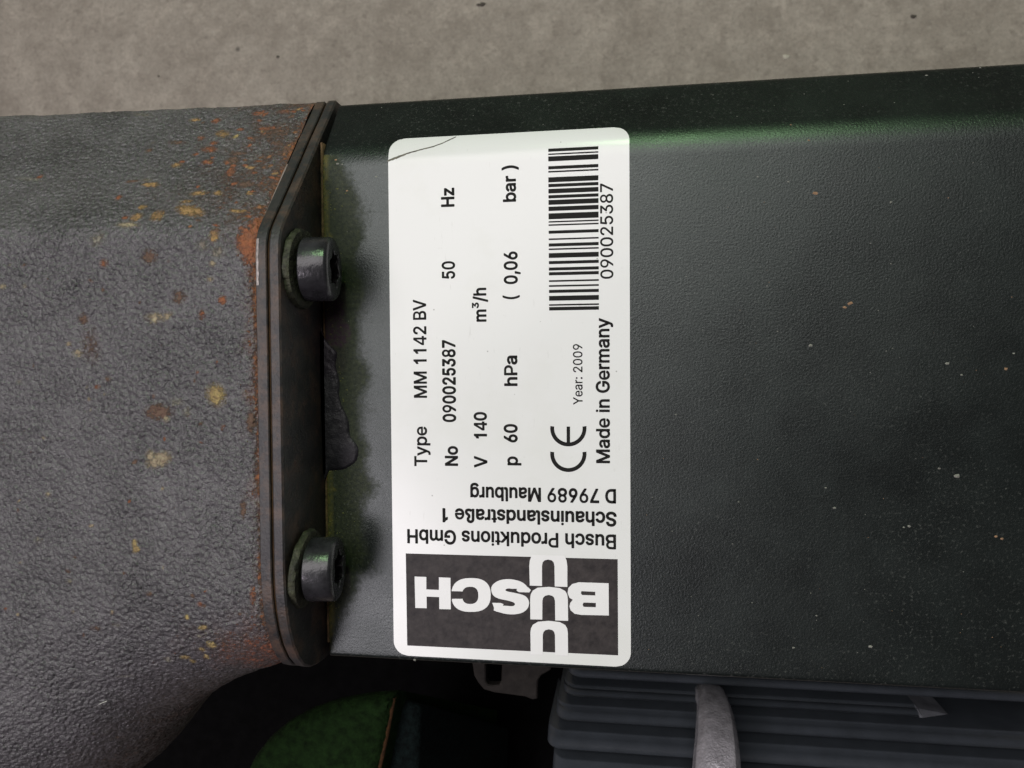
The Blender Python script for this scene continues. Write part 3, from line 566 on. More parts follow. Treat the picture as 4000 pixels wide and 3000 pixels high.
GLYPHS = '''{"(":[273,[[89,207,90,244,94,283,101,324,109,364,119,403,132,441,145,477,160,510,177,539,236,539,219,503,204,466,191,428,179,390,169,351,161,313,156,276,152,241,151,207,152,176,155,145,160,115,167,83,177,50,188,16,202,-19,218,-57,236,-96,177,-96,150,-46,128,4,111,55,99,106,92,156]]],")":[273,[[37,-96,56,-56,72,-18,86,18,97,52,106,85,113,116,118,147,121,177,122,207,121,241,117,276,112,313,104,351,94,390,82,428,69,466,54,503,37,539,97,539,113,510,128,477,142,441,154,403,164,364,173,323,179,283,183,244,184,207,182,156,174,104,161,53,144,3,123,-47,97,-96]]],",":[188,[[38,-119,68,71,137,71,84,-119]]],"/":[249,[[235,533,71,-76,14,-76,178,533]]],"0":[453,[[227,-7,191,-3,158,7,130,24,105,48,85,77,69,113,57,155,50,202,48,254,50,306,57,353,69,395,85,431,106,461,130,484,159,502,191,512,227,516,262,512,295,502,323,484,348,461,368,431,384,395,396,353,403,306,405,254,403,202,396,155,384,113,368,77,348,48,323,24,295,7,263,-3],[227,50,250,52,271,60,290,74,306,92,320,116,330,144,338,176,342,213,344,254,342,295,338,332,330,365,320,393,306,416,290,435,271,449,250,457,227,460,203,457,182,449,163,435,147,416,134,393,123,365,115,332,111,295,109,254,111,213,115,176,123,144,134,116,147,92,163,74,182,60,203,52]]],"1":[453,[[283,509,283,0,212,0,212,385,112,338,112,405,190,452,226,509]]],"2":[453,[[64,0,64,47,234,229,252,248,268,266,282,282,294,298,303,312,311,327,316,341,319,356,320,371,319,389,315,405,308,419,298,431,287,441,273,449,258,455,241,458,224,460,205,458,188,454,172,447,159,438,148,427,139,413,132,398,128,381,127,362,66,362,68,391,75,418,86,442,102,464,121,482,143,496,168,507,196,513,225,516,254,513,281,507,306,497,328,482,346,465,361,445,372,423,379,398,381,372,380,354,377,336,371,318,363,299,351,280,336,259,317,235,294,209,267,180,153,60,153,57,389,57,389,0]]],"3":[453,[[218,-7,188,-5,159,1,133,10,108,22,88,38,70,57,57,79,48,104,44,132,109,132,112,115,118,100,126,87,137,76,150,66,165,59,182,54,200,51,219,50,239,51,258,55,275,61,291,69,304,80,315,93,323,108,328,125,329,145,328,163,323,180,316,196,306,211,292,223,275,234,254,241,229,246,201,248,157,248,157,299,288,448,288,452,70,452,70,509,372,509,372,461,211,278,211,289,247,290,279,286,308,276,333,262,354,244,371,222,383,198,391,173,393,145,390,116,383,90,370,66,354,45,333,27,309,12,281,2,251,-5]]],"4":[453,[[343,0,343,105,413,105,413,163,343,163,343,509,270,509,40,165,40,105,282,105,282,0],[282,163,109,163,282,420]]],"5":[453,[[221,-7,192,-5,165,1,140,11,118,25,99,41,83,60,71,82,63,105,60,130,122,130,125,115,130,102,138,89,148,78,160,68,173,60,188,54,204,51,221,50,241,51,259,56,276,64,291,75,304,89,314,104,322,122,326,141,328,162,326,183,321,203,314,221,303,237,290,251,275,262,257,270,238,275,218,277,201,276,184,273,167,268,152,262,139,255,128,246,67,253,96,509,366,509,366,452,151,452,134,301,136,301,148,311,162,318,178,325,194,330,212,333,229,334,252,332,274,328,294,321,313,311,330,299,345,285,358,269,370,251,379,231,386,210,390,187,391,163,388,132,381,102,369,76,352,52,332,32,309,15,282,3,253,-4]]],"6":[453,[[226,-7,196,-4,168,3,142,15,119,31,100,51,84,74,73,101,66,130,64,162,65,187,71,212,80,239,93,268,112,302,137,340,252,509,322,509,151,261,145,261,151,270,157,279,165,288,174,295,184,302,196,307,208,311,221,313,235,314,265,312,291,305,316,295,337,280,355,262,370,240,380,215,387,187,389,157,387,127,379,98,368,73,352,50,333,30,310,14,284,3,257,-4],[226,48,245,50,263,55,279,63,293,73,304,86,314,101,322,119,326,137,327,157,326,178,322,196,314,213,304,228,293,241,279,251,263,259,245,264,226,265,207,264,190,259,174,252,160,241,148,229,138,214,131,197,126,179,125,158,126,138,131,119,138,102,148,86,160,73,174,63,190,55,207,50]]],"7":[453,[[97,0,323,448,323,452,62,452,62,509,391,509,391,449,165,0]]],"8":[453,[[226,-7,193,-5,163,1,136,11,111,25,91,42,74,62,62,84,54,109,52,135,53,156,58,176,65,195,75,212,87,228,101,241,117,252,134,260,153,265,153,267,129,276,109,289,93,308,80,330,73,354,70,380,73,405,79,429,90,450,106,469,124,485,146,498,170,508,197,514,226,516,255,514,282,508,306,498,328,485,346,469,361,450,373,429,379,405,382,380,379,354,372,330,359,308,343,289,323,276,300,267,300,265,319,260,335,252,351,241,365,228,377,212,387,195,395,176,399,156,401,135,398,109,391,84,378,62,362,42,341,25,317,11,289,1,259,-5],[226,49,248,50,267,54,285,60,300,69,313,79,323,91,331,106,335,121,337,139,335,157,330,173,322,189,312,202,298,213,283,223,265,230,247,234,226,235,206,234,187,230,169,223,154,213,140,202,130,189,122,173,117,157,115,139,117,121,121,106,129,91,139,79,152,69,167,60,185,54,205,50],[226,290,244,291,260,294,274,300,287,308,298,318,307,330,314,344,318,359,319,376,318,392,314,407,308,420,299,432,288,442,275,449,260,455,244,459,226,460,208,459,192,455,177,449,164,442,153,432,145,420,138,407,134,392,133,376,134,359,138,344,145,330,154,318,165,308,178,300,193,294,209,291]]],"9":[453,[[226,516,256,513,285,506,310,494,333,478,352,458,368,434,380,408,387,378,389,347,387,322,382,296,373,270,359,240,340,207,315,168,200,0,130,0,301,248,307,248,302,238,295,229,287,221,278,214,268,207,257,202,245,198,232,195,218,195,188,197,161,203,137,214,116,229,98,247,83,269,72,294,66,321,64,352,66,382,73,411,85,436,101,459,120,479,143,494,168,506,196,513],[226,460,207,459,190,454,174,446,160,435,148,423,138,407,131,390,127,372,125,352,127,331,131,313,138,295,148,280,160,268,174,257,190,250,207,245,226,243,245,245,263,249,279,257,293,267,305,280,314,295,322,312,326,330,327,350,326,371,322,390,314,407,305,422,293,435,279,446,263,454,245,459]]],":":[188,[[95,-4,83,-3,73,1,63,9,55,18,51,29,50,41,51,53,55,64,63,73,73,81,83,85,95,87,107,85,118,81,128,73,135,64,140,53,141,41,140,29,135,18,128,9,118,1,107,-3],[95,271,83,272,73,277,63,284,55,294,51,304,50,316,51,328,55,339,63,349,73,356,83,360,95,362,107,360,118,356,128,349,135,339,140,328,141,316,140,304,135,294,128,284,118,277,107,272]]],"B":[456,[[60,0,60,509,241,509,274,507,304,501,329,491,350,477,367,461,381,442,390,421,396,398,398,374,397,353,393,336,387,320,378,307,368,295,356,286,343,278,329,272,315,267,315,262,331,260,347,254,363,245,378,234,391,220,402,203,411,184,416,161,418,136,416,111,410,88,400,67,386,48,368,31,344,18,317,8,284,2,247,0],[125,57,245,57,281,60,309,67,330,80,344,96,353,115,355,137,354,153,350,169,342,184,333,197,320,209,306,218,289,225,269,229,248,231,125,231],[125,285,238,285,256,287,273,290,288,296,302,304,314,314,323,326,330,340,335,355,336,372,333,393,326,412,313,429,294,442,270,449,240,452,125,452]]],"D":[502,[[219,0,96,0,96,57,215,57,254,60,288,68,318,81,343,99,363,122,379,149,390,181,397,216,399,255,397,294,390,329,379,361,364,388,344,410,320,428,291,441,258,449,221,452,93,452,93,509,225,509,273,505,315,495,353,478,385,455,412,426,433,391,449,351,458,306,462,255,458,205,449,159,433,119,411,83,384,54,351,31,312,14,268,3],[125,509,125,0,60,0,60,509]]],"G":[520,[[269,-7,225,-3,185,7,149,25,118,49,91,79,69,116,53,157,43,203,40,254,43,305,53,352,69,393,91,429,117,459,149,484,184,501,223,512,265,516,291,514,316,510,340,504,363,494,384,483,403,469,421,453,436,436,449,416,460,395,468,373,474,349,408,349,402,365,395,379,387,393,378,406,368,417,356,427,344,436,330,443,315,448,300,453,283,455,265,456,236,453,209,445,183,432,160,414,141,392,125,364,113,332,106,295,103,254,106,213,113,177,125,145,141,117,161,95,184,76,210,63,238,56,269,53,296,55,322,61,345,71,365,85,382,102,396,123,407,147,413,173,415,202,434,199,283,199,283,256,478,256,478,200,475,160,466,124,451,91,431,62,406,38,377,19,344,5,308,-4]]],"H":[517,[[60,0,60,509,125,509,125,289,392,289,392,509,457,509,457,0,392,0,392,232,125,232,125,0]]],"M":[628,[[60,0,60,509,148,509,314,95,480,509,568,509,568,0,506,0,506,400,344,0,284,0,122,400,122,0]]],"N":[523,[[60,0,60,509,136,509,399,100,399,509,463,509,463,0,387,0,125,408,125,0]]],"P":[445,[[60,0,60,509,235,509,272,506,305,499,332,487,356,471,375,452,390,430,400,404,407,377,409,348,407,318,400,291,390,265,375,243,356,223,332,207,305,195,272,188,235,186,125,186,125,0],[125,242,233,242,257,244,279,248,297,256,312,266,324,279,333,294,339,310,343,328,344,348,343,367,339,385,333,402,324,416,312,428,297,439,279,446,257,451,232,452,125,452]]],"S":[447,[[224,-9,188,-7,156,-1,128,9,102,23,81,40,64,60,51,83,42,109,38,137,104,137,108,118,114,102,123,88,136,76,150,66,166,59,185,53,204,50,224,49,246,50,267,54,286,60,303,69,317,79,329,92,338,106,344,122,346,139,344,154,340,168,332,179,322,189,310,197,296,205,280,211,263,217,245,222,184,239,145,253,112,269,86,289,67,313,56,341,52,372,54,400,62,425,75,448,92,468,113,484,138,498,165,508,195,514,227,516,259,514,289,508,316,498,340,484,360,468,377,449,390,427,398,403,401,378,337,378,332,402,320,421,302,437,280,449,254,456,225,459,204,457,185,454,167,448,152,440,139,430,129,418,121,405,117,391,115,376,117,359,122,345,131,334,142,324,155,315,169,308,184,302,198,297,212,293,264,279,279,275,295,270,312,264,328,256,344,248,359,238,372,226,384,213,395,198,402,180,407,161,408,139,406,112,399,87,386,64,370,43,349,25,323,11,294,0,261,-7]]],"T":[449,[[32,452,32,509,417,509,417,452,257,452,257,0,193,0,193,452]]],"V":[480,[[204,0,16,509,84,509,192,206,199,187,207,164,215,137,225,106,236,71,248,31,235,31,247,71,257,107,267,138,276,165,283,187,290,206,395,509,463,509,278,0]]],"Y":[472,[[203,0,203,208,16,509,91,509,192,344,203,327,213,309,222,292,231,274,240,254,250,230,224,230,233,254,242,275,251,293,260,310,270,327,280,344,381,509,455,509,268,208,268,0]]],"a":[389,[[160,-9,137,-7,115,-3,94,5,76,15,60,29,48,45,38,63,32,84,30,108,32,128,36,146,43,161,53,174,64,184,78,193,92,200,108,206,125,211,143,214,161,217,178,220,200,223,218,225,234,227,247,229,257,231,265,235,271,240,274,246,276,255,276,257,275,272,272,285,267,297,260,307,251,315,240,322,227,327,212,330,196,331,178,330,163,327,149,322,137,316,127,309,118,301,110,292,104,283,100,274,41,291,51,313,64,331,79,346,95,358,114,368,133,375,153,380,173,383,194,384,208,384,223,382,239,379,255,375,271,369,286,360,300,350,312,336,322,320,330,301,335,278,337,251,337,0,277,0,277,52,272,52,267,43,260,34,252,25,242,16,229,8,215,1,199,-4,181,-7],[170,45,192,47,211,51,228,59,242,68,254,80,263,93,270,108,274,122,276,138,276,190,272,187,267,184,259,182,251,180,241,178,231,176,221,174,210,173,200,171,191,170,182,169,175,168,161,166,147,163,134,159,122,153,112,147,103,139,97,130,93,118,92,105,93,93,96,82,102,72,109,64,119,57,130,52,142,48,156,46]]],"b":[424,[[229,-8,208,-7,189,-3,172,4,159,12,147,21,138,31,130,41,123,50,118,59,112,59,112,0,53,0,53,509,114,509,114,319,118,319,123,327,130,336,137,346,147,355,158,364,171,373,188,379,207,383,229,384,259,382,287,374,313,361,335,342,354,320,370,293,381,261,388,227,390,189,388,151,381,116,370,84,355,57,336,34,313,16,288,3,260,-6],[220,47,242,49,262,55,279,66,294,80,306,97,316,117,323,139,327,163,328,189,327,215,323,239,316,261,307,281,295,298,280,311,262,322,243,328,220,330,198,328,178,322,161,312,147,299,134,282,125,263,118,241,114,216,113,189,114,162,118,138,125,115,135,95,147,78,162,65,179,55,198,49]]],"c":[396,[[207,-8,174,-5,144,3,117,16,93,35,72,58,56,85,44,116,37,150,34,187,37,225,44,260,56,291,72,318,93,341,117,360,144,374,174,382,207,384,226,384,243,381,260,377,276,371,291,364,305,356,318,346,330,335,340,322,349,308,356,293,362,277,303,262,300,272,295,281,290,289,284,297,278,304,270,311,261,316,252,321,242,325,231,328,220,329,207,330,184,328,163,321,145,310,130,296,118,278,108,258,102,236,98,212,96,187,98,163,102,139,108,117,118,97,130,80,145,66,163,55,184,49,207,46,220,47,232,49,243,52,253,55,262,60,271,66,279,73,285,80,292,89,297,98,301,107,304,117,363,102,357,86,350,70,341,56,331,43,319,32,306,21,292,12,277,5,261,-1,244,-5,226,-7]]],"d":[424,[[195,-8,165,-6,137,3,111,16,89,34,70,57,55,84,43,116,36,151,34,189,36,227,43,261,55,293,70,320,89,342,112,361,137,374,165,382,196,384,218,383,237,379,253,373,267,364,278,355,287,346,295,336,301,327,306,319,311,319,311,509,372,509,372,0,313,0,313,59,307,59,301,50,295,41,287,31,277,21,266,12,252,4,236,-3,217,-7],[205,47,226,49,246,55,263,65,278,78,290,95,299,115,306,138,310,162,312,189,310,216,306,241,300,263,290,282,278,299,263,312,246,322,227,328,205,330,182,328,162,322,145,311,130,298,118,281,108,261,102,239,98,215,96,189,98,163,102,139,109,117,118,97,130,80,145,66,162,55,182,49]]],"e":[404,[[212,-8,177,-5,145,3,117,16,92,35,72,58,56,85,44,116,37,150,34,187,36,224,44,258,55,290,71,317,91,340,115,359,142,373,172,382,205,384,226,383,246,380,266,374,285,366,303,355,319,341,334,324,347,305,357,282,365,256,370,227,371,194,371,169,98,169,102,127,110,106,121,88,135,73,151,61,169,53,190,48,212,46,227,47,241,49,254,53,265,58,276,65,285,73,294,82,300,93,306,105,365,91,358,72,348,55,335,39,320,26,302,14,283,4,261,-3,237,-7],[306,221,304,248,298,269,288,286,277,301,263,314,246,323,227,328,205,330,183,328,164,323,146,313,131,301,119,286,109,270,102,251,98,221]]],"g":[425,[[207,-151,180,-149,156,-146,134,-140,114,-132,97,-122,82,-110,70,-97,59,-84,51,-69,101,-41,107,-49,114,-57,122,-66,131,-74,142,-82,154,-88,169,-93,187,-96,207,-97,236,-95,261,-87,282,-75,298,-58,308,-34,311,-6,311,68,306,68,301,60,294,51,287,41,277,32,266,23,252,16,236,10,217,6,195,5,165,7,138,14,113,27,90,43,71,65,55,90,43,120,36,154,34,191,36,229,43,263,55,293,71,320,90,342,112,361,138,374,166,382,196,384,218,383,237,379,253,373,267,365,279,356,288,346,296,336,302,327,308,319,313,319,313,379,372,379,372,-9,370,-40,363,-67,350,-90,334,-109,314,-124,291,-136,265,-144,237,-149],[205,59,227,61,246,66,264,75,278,87,290,103,300,121,307,142,311,166,312,193,311,219,307,242,300,264,291,283,279,299,264,312,247,322,227,328,205,330,182,328,163,322,145,312,130,298,118,282,109,262,102,241,98,218,96,193,98,167,102,144,109,123,118,104,131,88,145,76,163,66,183,61]]],"h":[410,[[114,227,114,0,53,0,53,509,114,509,114,287,114,296,116,319,132,344,152,362,175,374,200,382,227,384,252,383,275,377,295,369,313,356,328,340,341,321,350,298,355,271,357,240,357,0,296,0,296,235,293,263,286,286,273,304,256,318,235,326,210,329,192,328,176,324,161,317,147,308,136,297,126,283,119,266,115,248]]],"i":[167,[[53,0,53,379,114,379,114,0],[84,443,73,444,63,448,54,455,47,463,43,472,41,483,43,494,47,504,54,512,63,518,73,522,84,524,95,522,105,518,114,512,121,504,125,494,126,483,125,472,121,463,114,455,105,448,95,444]]],"k":[381,[[110,137,110,212,121,212,284,379,360,379,184,199,177,199],[53,0,53,509,114,509,114,0],[294,0,148,186,191,229,372,0]]],"l":[189,[[139,-2,112,0,91,8,74,20,62,37,55,59,53,84,53,509,114,509,114,99,114,83,117,71,120,62,126,57,135,53,146,52,152,52,157,52,160,53,164,53,167,54,170,54,181,3,175,1,169,0,162,-1,154,-2,147,-2]]],"m":[610,[[53,0,53,379,112,379,112,295,112,300,114,314,122,331,132,346,144,358,158,368,172,376,187,382,203,385,219,386,245,383,268,375,287,361,303,342,314,320,321,295,317,304,318,312,326,329,337,343,350,356,364,366,381,375,398,381,417,385,437,386,458,385,478,380,497,372,514,361,529,346,541,328,550,307,555,283,557,255,557,0,496,0,496,254,493,279,485,298,473,313,456,323,438,329,419,330,402,329,387,326,374,320,363,312,353,302,345,290,340,277,336,263,335,247,335,0,274,0,274,260,272,280,265,297,253,311,238,322,220,328,199,330,185,329,171,326,158,320,145,312,135,302,126,289,119,274,115,257,114,238,114,0]]],"n":[410,[[114,227,114,0,53,0,53,379,112,379,112,287,102,287,116,319,132,344,152,362,175,374,200,382,227,384,252,383,275,377,295,369,313,356,328,340,341,321,350,298,355,271,357,240,357,0,296,0,296,235,293,263,286,286,273,304,256,318,235,326,210,329,192,328,176,324,161,317,147,308,136,297,126,283,119,266,115,248]]],"o":[415,[[207,-8,174,-5,144,3,117,16,93,35,72,58,56,85,44,116,37,150,34,187,37,225,44,260,56,291,72,318,93,341,117,360,144,374,174,382,207,384,241,382,271,374,299,360,323,341,343,318,359,291,371,260,379,225,381,187,379,150,371,116,359,85,343,58,323,35,299,16,271,3,241,-5],[207,46,231,49,252,55,270,66,285,80,298,97,307,117,314,139,318,163,319,187,318,212,314,236,307,258,298,278,285,296,270,310,252,321,231,328,207,330,184,328,163,321,145,310,130,296,118,278,108,258,102,236,98,212,96,187,98,163,102,139,108,117,118,97,130,80,145,66,163,55,184,49]]],"p":[424,[[53,-143,53,379,112,379,112,319,118,319,123,327,130,336,137,346,147,355,158,364,171,373,188,379,207,383,229,384,259,382,287,374,313,361,335,342,354,320,370,293,381,261,388,227,390,189,388,151,381,116,370,84,355,57,336,34,313,16,288,3,260,-6,229,-8,208,-7,189,-3,173,4,159,12,147,21,138,31,130,41,124,50,118,59,114,59,114,-143],[220,47,242,49,262,55,279,66,294,80,306,97,316,117,323,139,327,163,328,189,327,215,323,239,316,261,307,281,295,298,280,311,262,322,243,328,220,330,198,328,178,322,161,312,147,299,134,282,125,263,118,241,114,216,113,189,114,162,118,138,125,115,135,95,147,78,162,65,179,55,198,49]]],"r":[259,[[53,0,53,379,112,379,112,321,115,321,124,339,137,354,152,367,171,377,191,383,213,385,218,385,223,385,229,384,235,384,240,384,243,384,243,322,241,323,236,324,230,324,223,325,215,326,207,326,190,324,174,321,159,315,146,306,135,296,126,284,119,269,115,254,114,237,114,0]]],"s":[365,[[182,-8,157,-7,133,-3,112,3,93,12,76,24,62,38,50,54,41,73,36,94,94,107,101,87,111,72,124,60,141,52,160,47,181,45,206,47,227,53,244,62,258,74,265,88,268,103,266,115,262,126,254,136,243,144,229,150,212,155,149,170,118,180,92,192,72,208,58,227,50,249,47,274,49,295,55,314,65,332,79,347,95,360,115,370,137,378,161,383,187,384,212,383,234,379,254,372,271,363,286,352,299,339,309,324,318,308,324,290,268,277,262,291,254,304,243,316,228,325,210,331,187,333,166,331,147,326,131,317,119,305,111,292,109,277,110,264,115,253,124,243,136,235,152,229,172,223,229,209,261,200,287,187,306,171,320,153,328,131,331,107,329,85,323,65,312,47,298,31,281,18,260,6,236,-2,210,-7]]],"t":[227,[[204,379,204,327,6,327,6,379],[65,471,126,471,126,98,127,83,130,70,136,61,144,55,156,51,170,50,175,50,180,50,185,51,191,52,197,53,202,54,213,2,207,0,200,-2,192,-3,184,-3,176,-4,168,-4,138,-1,113,7,92,21,77,41,68,64,65,93]]],"u":[410,[[182,-5,158,-3,135,2,115,11,97,23,82,39,69,59,60,82,54,109,53,139,53,379,114,379,114,144,116,117,124,94,137,75,154,61,175,53,200,50,218,51,234,55,249,62,263,71,274,83,283,97,290,113,295,132,296,153,296,379,357,379,357,0,298,0,298,92,307,92,294,60,277,35,257,17,234,5,209,-3]]],"y":[389,[[47,-139,61,-86,71,-87,83,-89,94,-90,104,-89,113,-86,122,-81,130,-74,138,-64,145,-51,151,-36,163,-1,17,379,84,379,165,155,173,132,180,109,187,87,193,64,199,42,206,21,184,21,190,42,196,64,202,87,209,110,216,132,224,155,305,379,371,379,204,-58,196,-77,187,-93,177,-107,165,-119,153,-128,139,-136,125,-141,109,-144,91,-145,82,-145,73,-144,65,-143,57,-142,52,-140]]],"z":[380,[[42,0,42,46,254,320,254,323,48,323,48,379,333,379,333,331,126,60,126,56,339,56,339,0]]],"³":[309,[[155,302,133,303,113,307,94,312,77,320,63,329,51,341,42,354,36,368,34,383,94,383,97,374,103,366,113,360,126,354,140,351,156,350,173,352,187,355,200,362,209,370,214,380,216,392,214,403,208,413,198,422,184,429,166,433,146,434,115,434,115,473,195,534,195,535,50,535,50,583,266,583,266,541,154,453,154,466,178,467,199,466,219,461,236,453,251,444,263,432,271,418,277,403,278,387,276,371,271,356,262,342,250,330,236,320,218,313,199,307,178,303]]],"ß":[441,[[122,362,122,0,60,0,60,362,64,409,77,447,99,477,127,498,160,511,197,516,218,514,240,510,260,503,280,493,297,479,312,463,323,443,330,420,332,393,331,377,329,363,325,351,320,340,315,331,309,322,303,314,297,306,292,299,289,291,286,282,285,272,287,261,291,250,297,241,306,232,316,224,327,215,339,207,350,198,362,188,373,177,383,165,391,152,398,137,402,120,403,100,401,79,396,59,386,42,374,27,358,15,340,6,319,-1,295,-5,269,-7,247,-6,227,-3,207,1,190,7,175,14,164,20,187,74,196,69,206,64,217,58,231,54,247,51,265,50,287,51,306,56,321,64,333,75,339,88,342,104,340,117,336,129,330,139,321,149,311,158,300,167,288,175,276,184,264,194,253,204,243,215,235,227,228,240,224,255,223,272,223,285,226,297,230,306,235,314,241,322,247,329,254,337,259,345,264,353,269,363,271,374,272,388,269,410,262,428,250,442,234,451,217,457,197,459,174,456,156,448,141,435,130,417,124,393]]]}'''
GL = json.loads(GLYPHS)
def fill(name, loops, mat, h, parent, to_xy, bold=0.0):
    """Flat print: closed loops filled (holes by even-odd), mapped onto the plate."""
    def inside(p, L_):
        c = False; k = len(L_) - 1
        for q in range(len(L_)):
            (xa, ya), (xb, yb) = L_[q], L_[k]
            if (ya > p[1]) != (yb > p[1]) and p[0] < (xb - xa) * (p[1] - ya) / (yb - ya) + xa: c = not c
            k = q
        return c
    outer, holes = [], []
    for L_ in loops:
        host = [k for k, O_ in enumerate(loops) if O_ is not L_ and all(inside(p, O_) for p in L_[::3])]
        (holes if host else outer).append((L_, host))
    V = []; F = []
    for L_, _ in outer:
        mine = [hh for hh, host in holes if any(loops[k] is L_ for k in host)]
        cu = bpy.data.curves.new(name, 'CURVE'); cu.dimensions = '2D'; cu.fill_mode = 'FRONT'
        for q, sgn in [(L_, 1)] + [(hh, -1) for hh in mine]:
            q = np.array(q, float)
            if area2(q) < 0: q = q[::-1]
            sp = cu.splines.new('POLY'); sp.points.add(len(q) - 1)
            for i, (x, y) in enumerate(q): sp.points[i].co = (x, y, 0, 1)
            sp.use_cyclic_u = True
        tmp = bpy.data.objects.new(name, cu); COL.objects.link(tmp)
        bpy.context.view_layer.update()
        me = bpy.data.meshes.new_from_object(tmp.evaluated_get(bpy.context.evaluated_depsgraph_get()))
        bpy.data.objects.remove(tmp); bpy.data.curves.remove(cu)
        off = len(V)
        for v in me.vertices:
            x, y = to_xy(v.co.x, v.co.y); V.append((x, y, lab_z(y, LT + h)))
        F += [tuple(off + k for k in p.vertices) for p in me.polygons]
        bpy.data.meshes.remove(me)
    if bold:                                               # ink spread: a stroke along every outline
        for L_ in loops:
            r = bold if np.ptp([p[1] for p in L_]) > 330 or min(p[1] for p in L_) < 150 else bold * .45
            n_ = len(L_)
            for k in range(n_):
                (xa, ya), (xb, yb) = L_[k], L_[(k + 1) % n_]
                l_ = math.hypot(xb - xa, yb - ya)
                if l_ > .5:
                    nx_, ny_ = -(yb - ya) / l_ * r, (xb - xa) / l_ * r
                    quad = [(xa - nx_, ya - ny_), (xb - nx_, yb - ny_), (xb + nx_, yb + ny_), (xa + nx_, ya + ny_)]
                    F.append(tuple(range(len(V), len(V) + 4)))
                    for p in quad:
                        x, y = to_xy(*p); V.append((x, y, lab_z(y, LT + h + .004)))
                F.append(tuple(range(len(V), len(V) + 8)))
                for q in range(8):
                    x, y = to_xy(xa + r * 1.04 * math.cos(math.pi / 4 * q), ya + r * 1.04 * math.sin(math.pi / 4 * q)); V.append((x, y, lab_z(y, LT + h + .002)))
    a = V[F[0][0]], V[F[0][1]], V[F[0][2]]
    if (a[1][0] - a[0][0]) * (a[2][1] - a[0][1]) - (a[1][1] - a[0][1]) * (a[2][0] - a[0][0]) < 0: F = [f[::-1] for f in F]
    o = new_obj(name, V, F, mat, parent, smooth=False)
    return o

def layout(text, mono=None, squeeze=1.0):
    x = 0; loops = []
    for ch in text:
        if ch == ' ': x += 200; continue
        adv, Ls = GL[ch]
        ox = x
        if mono:
            xs_ = [q for L_ in Ls for q in L_[0::2]]; ox = x + mono / 2 - (min(xs_) + max(xs_)) / 2
        for L_ in Ls: loops.append([(ox + a, b) for a, b in zip(L_[0::2], L_[1::2])])
        x += mono if mono else adv
    return loops
def text(body, base, top, start, end, way, bold=12, mono=None):
    """way 'up': reads bottom to top, base/top are photo x, start/end photo y; way 'flip': reads right to left upside down."""
    Ls = layout(body, mono)
    xs_ = [p[0] for L_ in Ls for p in L_]; x0, x1 = min(xs_) - bold, max(xs_) + bold
    capu = 509 + bold
    if way == 'up':
        mid = (start + end) / 2
        A = PX(base, start); B = PX(base, end); bx = PX(base, mid)[0]; tx_ = PX(top, mid)[0]
        f = lambda a, b: (bx + (tx_ - bx) * (b + bold * .3) / capu, A[1] + (B[1] - A[1]) * (a - x0) / (x1 - x0))
    else:
        A = PX(start, base); B = PX(end, base + (end - start) * .0 + 0); ty_ = PX(start, top)[1]
        f = lambda a, b: (A[0] + (B[0] - A[0]) * (a - x0) / (x1 - x0), A[1] + (ty_ - A[1]) * (b + bold * .3) / capu)
    o = fill('lettering', Ls, M_INK, .03, plate, f, bold)
    return o
for args in (
  ('Type', 1668, 1619, 1821, 1666, 'up', 19), ('MM 1142 BV', 1666, 1616, 1554, 1170, 'up', 19),
  ('No', 1788, 1739, 1820, 1742, 'up', 28), ('090025387', 1779.5, 1729, 1649, 1328, 'up', 28), ('50', 1777, 1727, 1089, 1020, 'up', 22), ('Hz', 1774, 1724, 808, 733.5, 'up', 28),
  ('V', 1903, 1853, 1826.5, 1781, 'up', 25), ('140', 1901, 1852, 1713, 1609, 'up', 28), ('m³/h', 1899, 1850, 1257, 1124, 'up', 25),
  ('p', 2022, 1971, 1818, 1782.5, 'up', 25), ('60', 2020.5, 1969, 1728.5, 1656, 'up', 28), ('hPa', 2020, 1970, 1508, 1388.5, 'up', 25),
  ('(', 2020, 1967, 1169, 1153, 'up', 22), ('0,06', 2021, 1969, 1110, 982, 'up', 25), ('bar', 2014.5, 1965, 788.5, 686, 'up', 25), (')', 2016, 1963, 664.5, 645.5, 'up', 22),
  ('Year: 2009', 2275, 2239, 1580.5, 1344, 'up', 10), ('Made in Germany', 2380.5, 2328, 1809.5, 1242, 'up', 22),
  ('D 79689 Maulburg', 1911.5, 1966, 2406.5, 1837.5, 'flip', 27), ('Schauinslandstraße 1', 2001, 2056, 2409, 1729, 'flip', 27), ('Busch Produktions GmbH', 2089, 2145, 2406.5, 1591.5, 'flip', 24)):
    text(*args)
text('090025387', 2394.5, 2345, 1089, 716, 'up', 11, 440)
# barcode
BARS = [(270,297),(312,324),(336,376),(415,441),(454,467),(505,546),(559,585),(599,636),(650,676),(689,728),(743,778),(797,845),(860,872),(886,898),(937,962),(1000,1013),(1040,1066),(1081,1094),(1119,1158),(1183,1208),(1235,1260),(1273,1299),(1338,1352),(1378,1392),(1416,1441),(1465,1504),(1532,1545),(1555,1583)]
V = []; F = []
bx0 = PX(2143.5, 900)[0]; bx1 = PX(2338.5, 900)[0]
for a, b in BARS:
    ya = PX(2143.5, 450 + a / 2.074)[1]; yb = PX(2143.5, 450 + b / 2.074)[1]
    i = len(V)
    V += [(bx0, yb, lab_z(yb, LT + .03)), (bx1, yb, lab_z(yb, LT + .03)), (bx1, ya, lab_z(ya, LT + .03)), (bx0, ya, lab_z(ya, LT + .03))]
    F.append((i, i + 1, i + 2, i + 3))
new_obj('barcode', V, F, M_INK, plate, smooth=False)
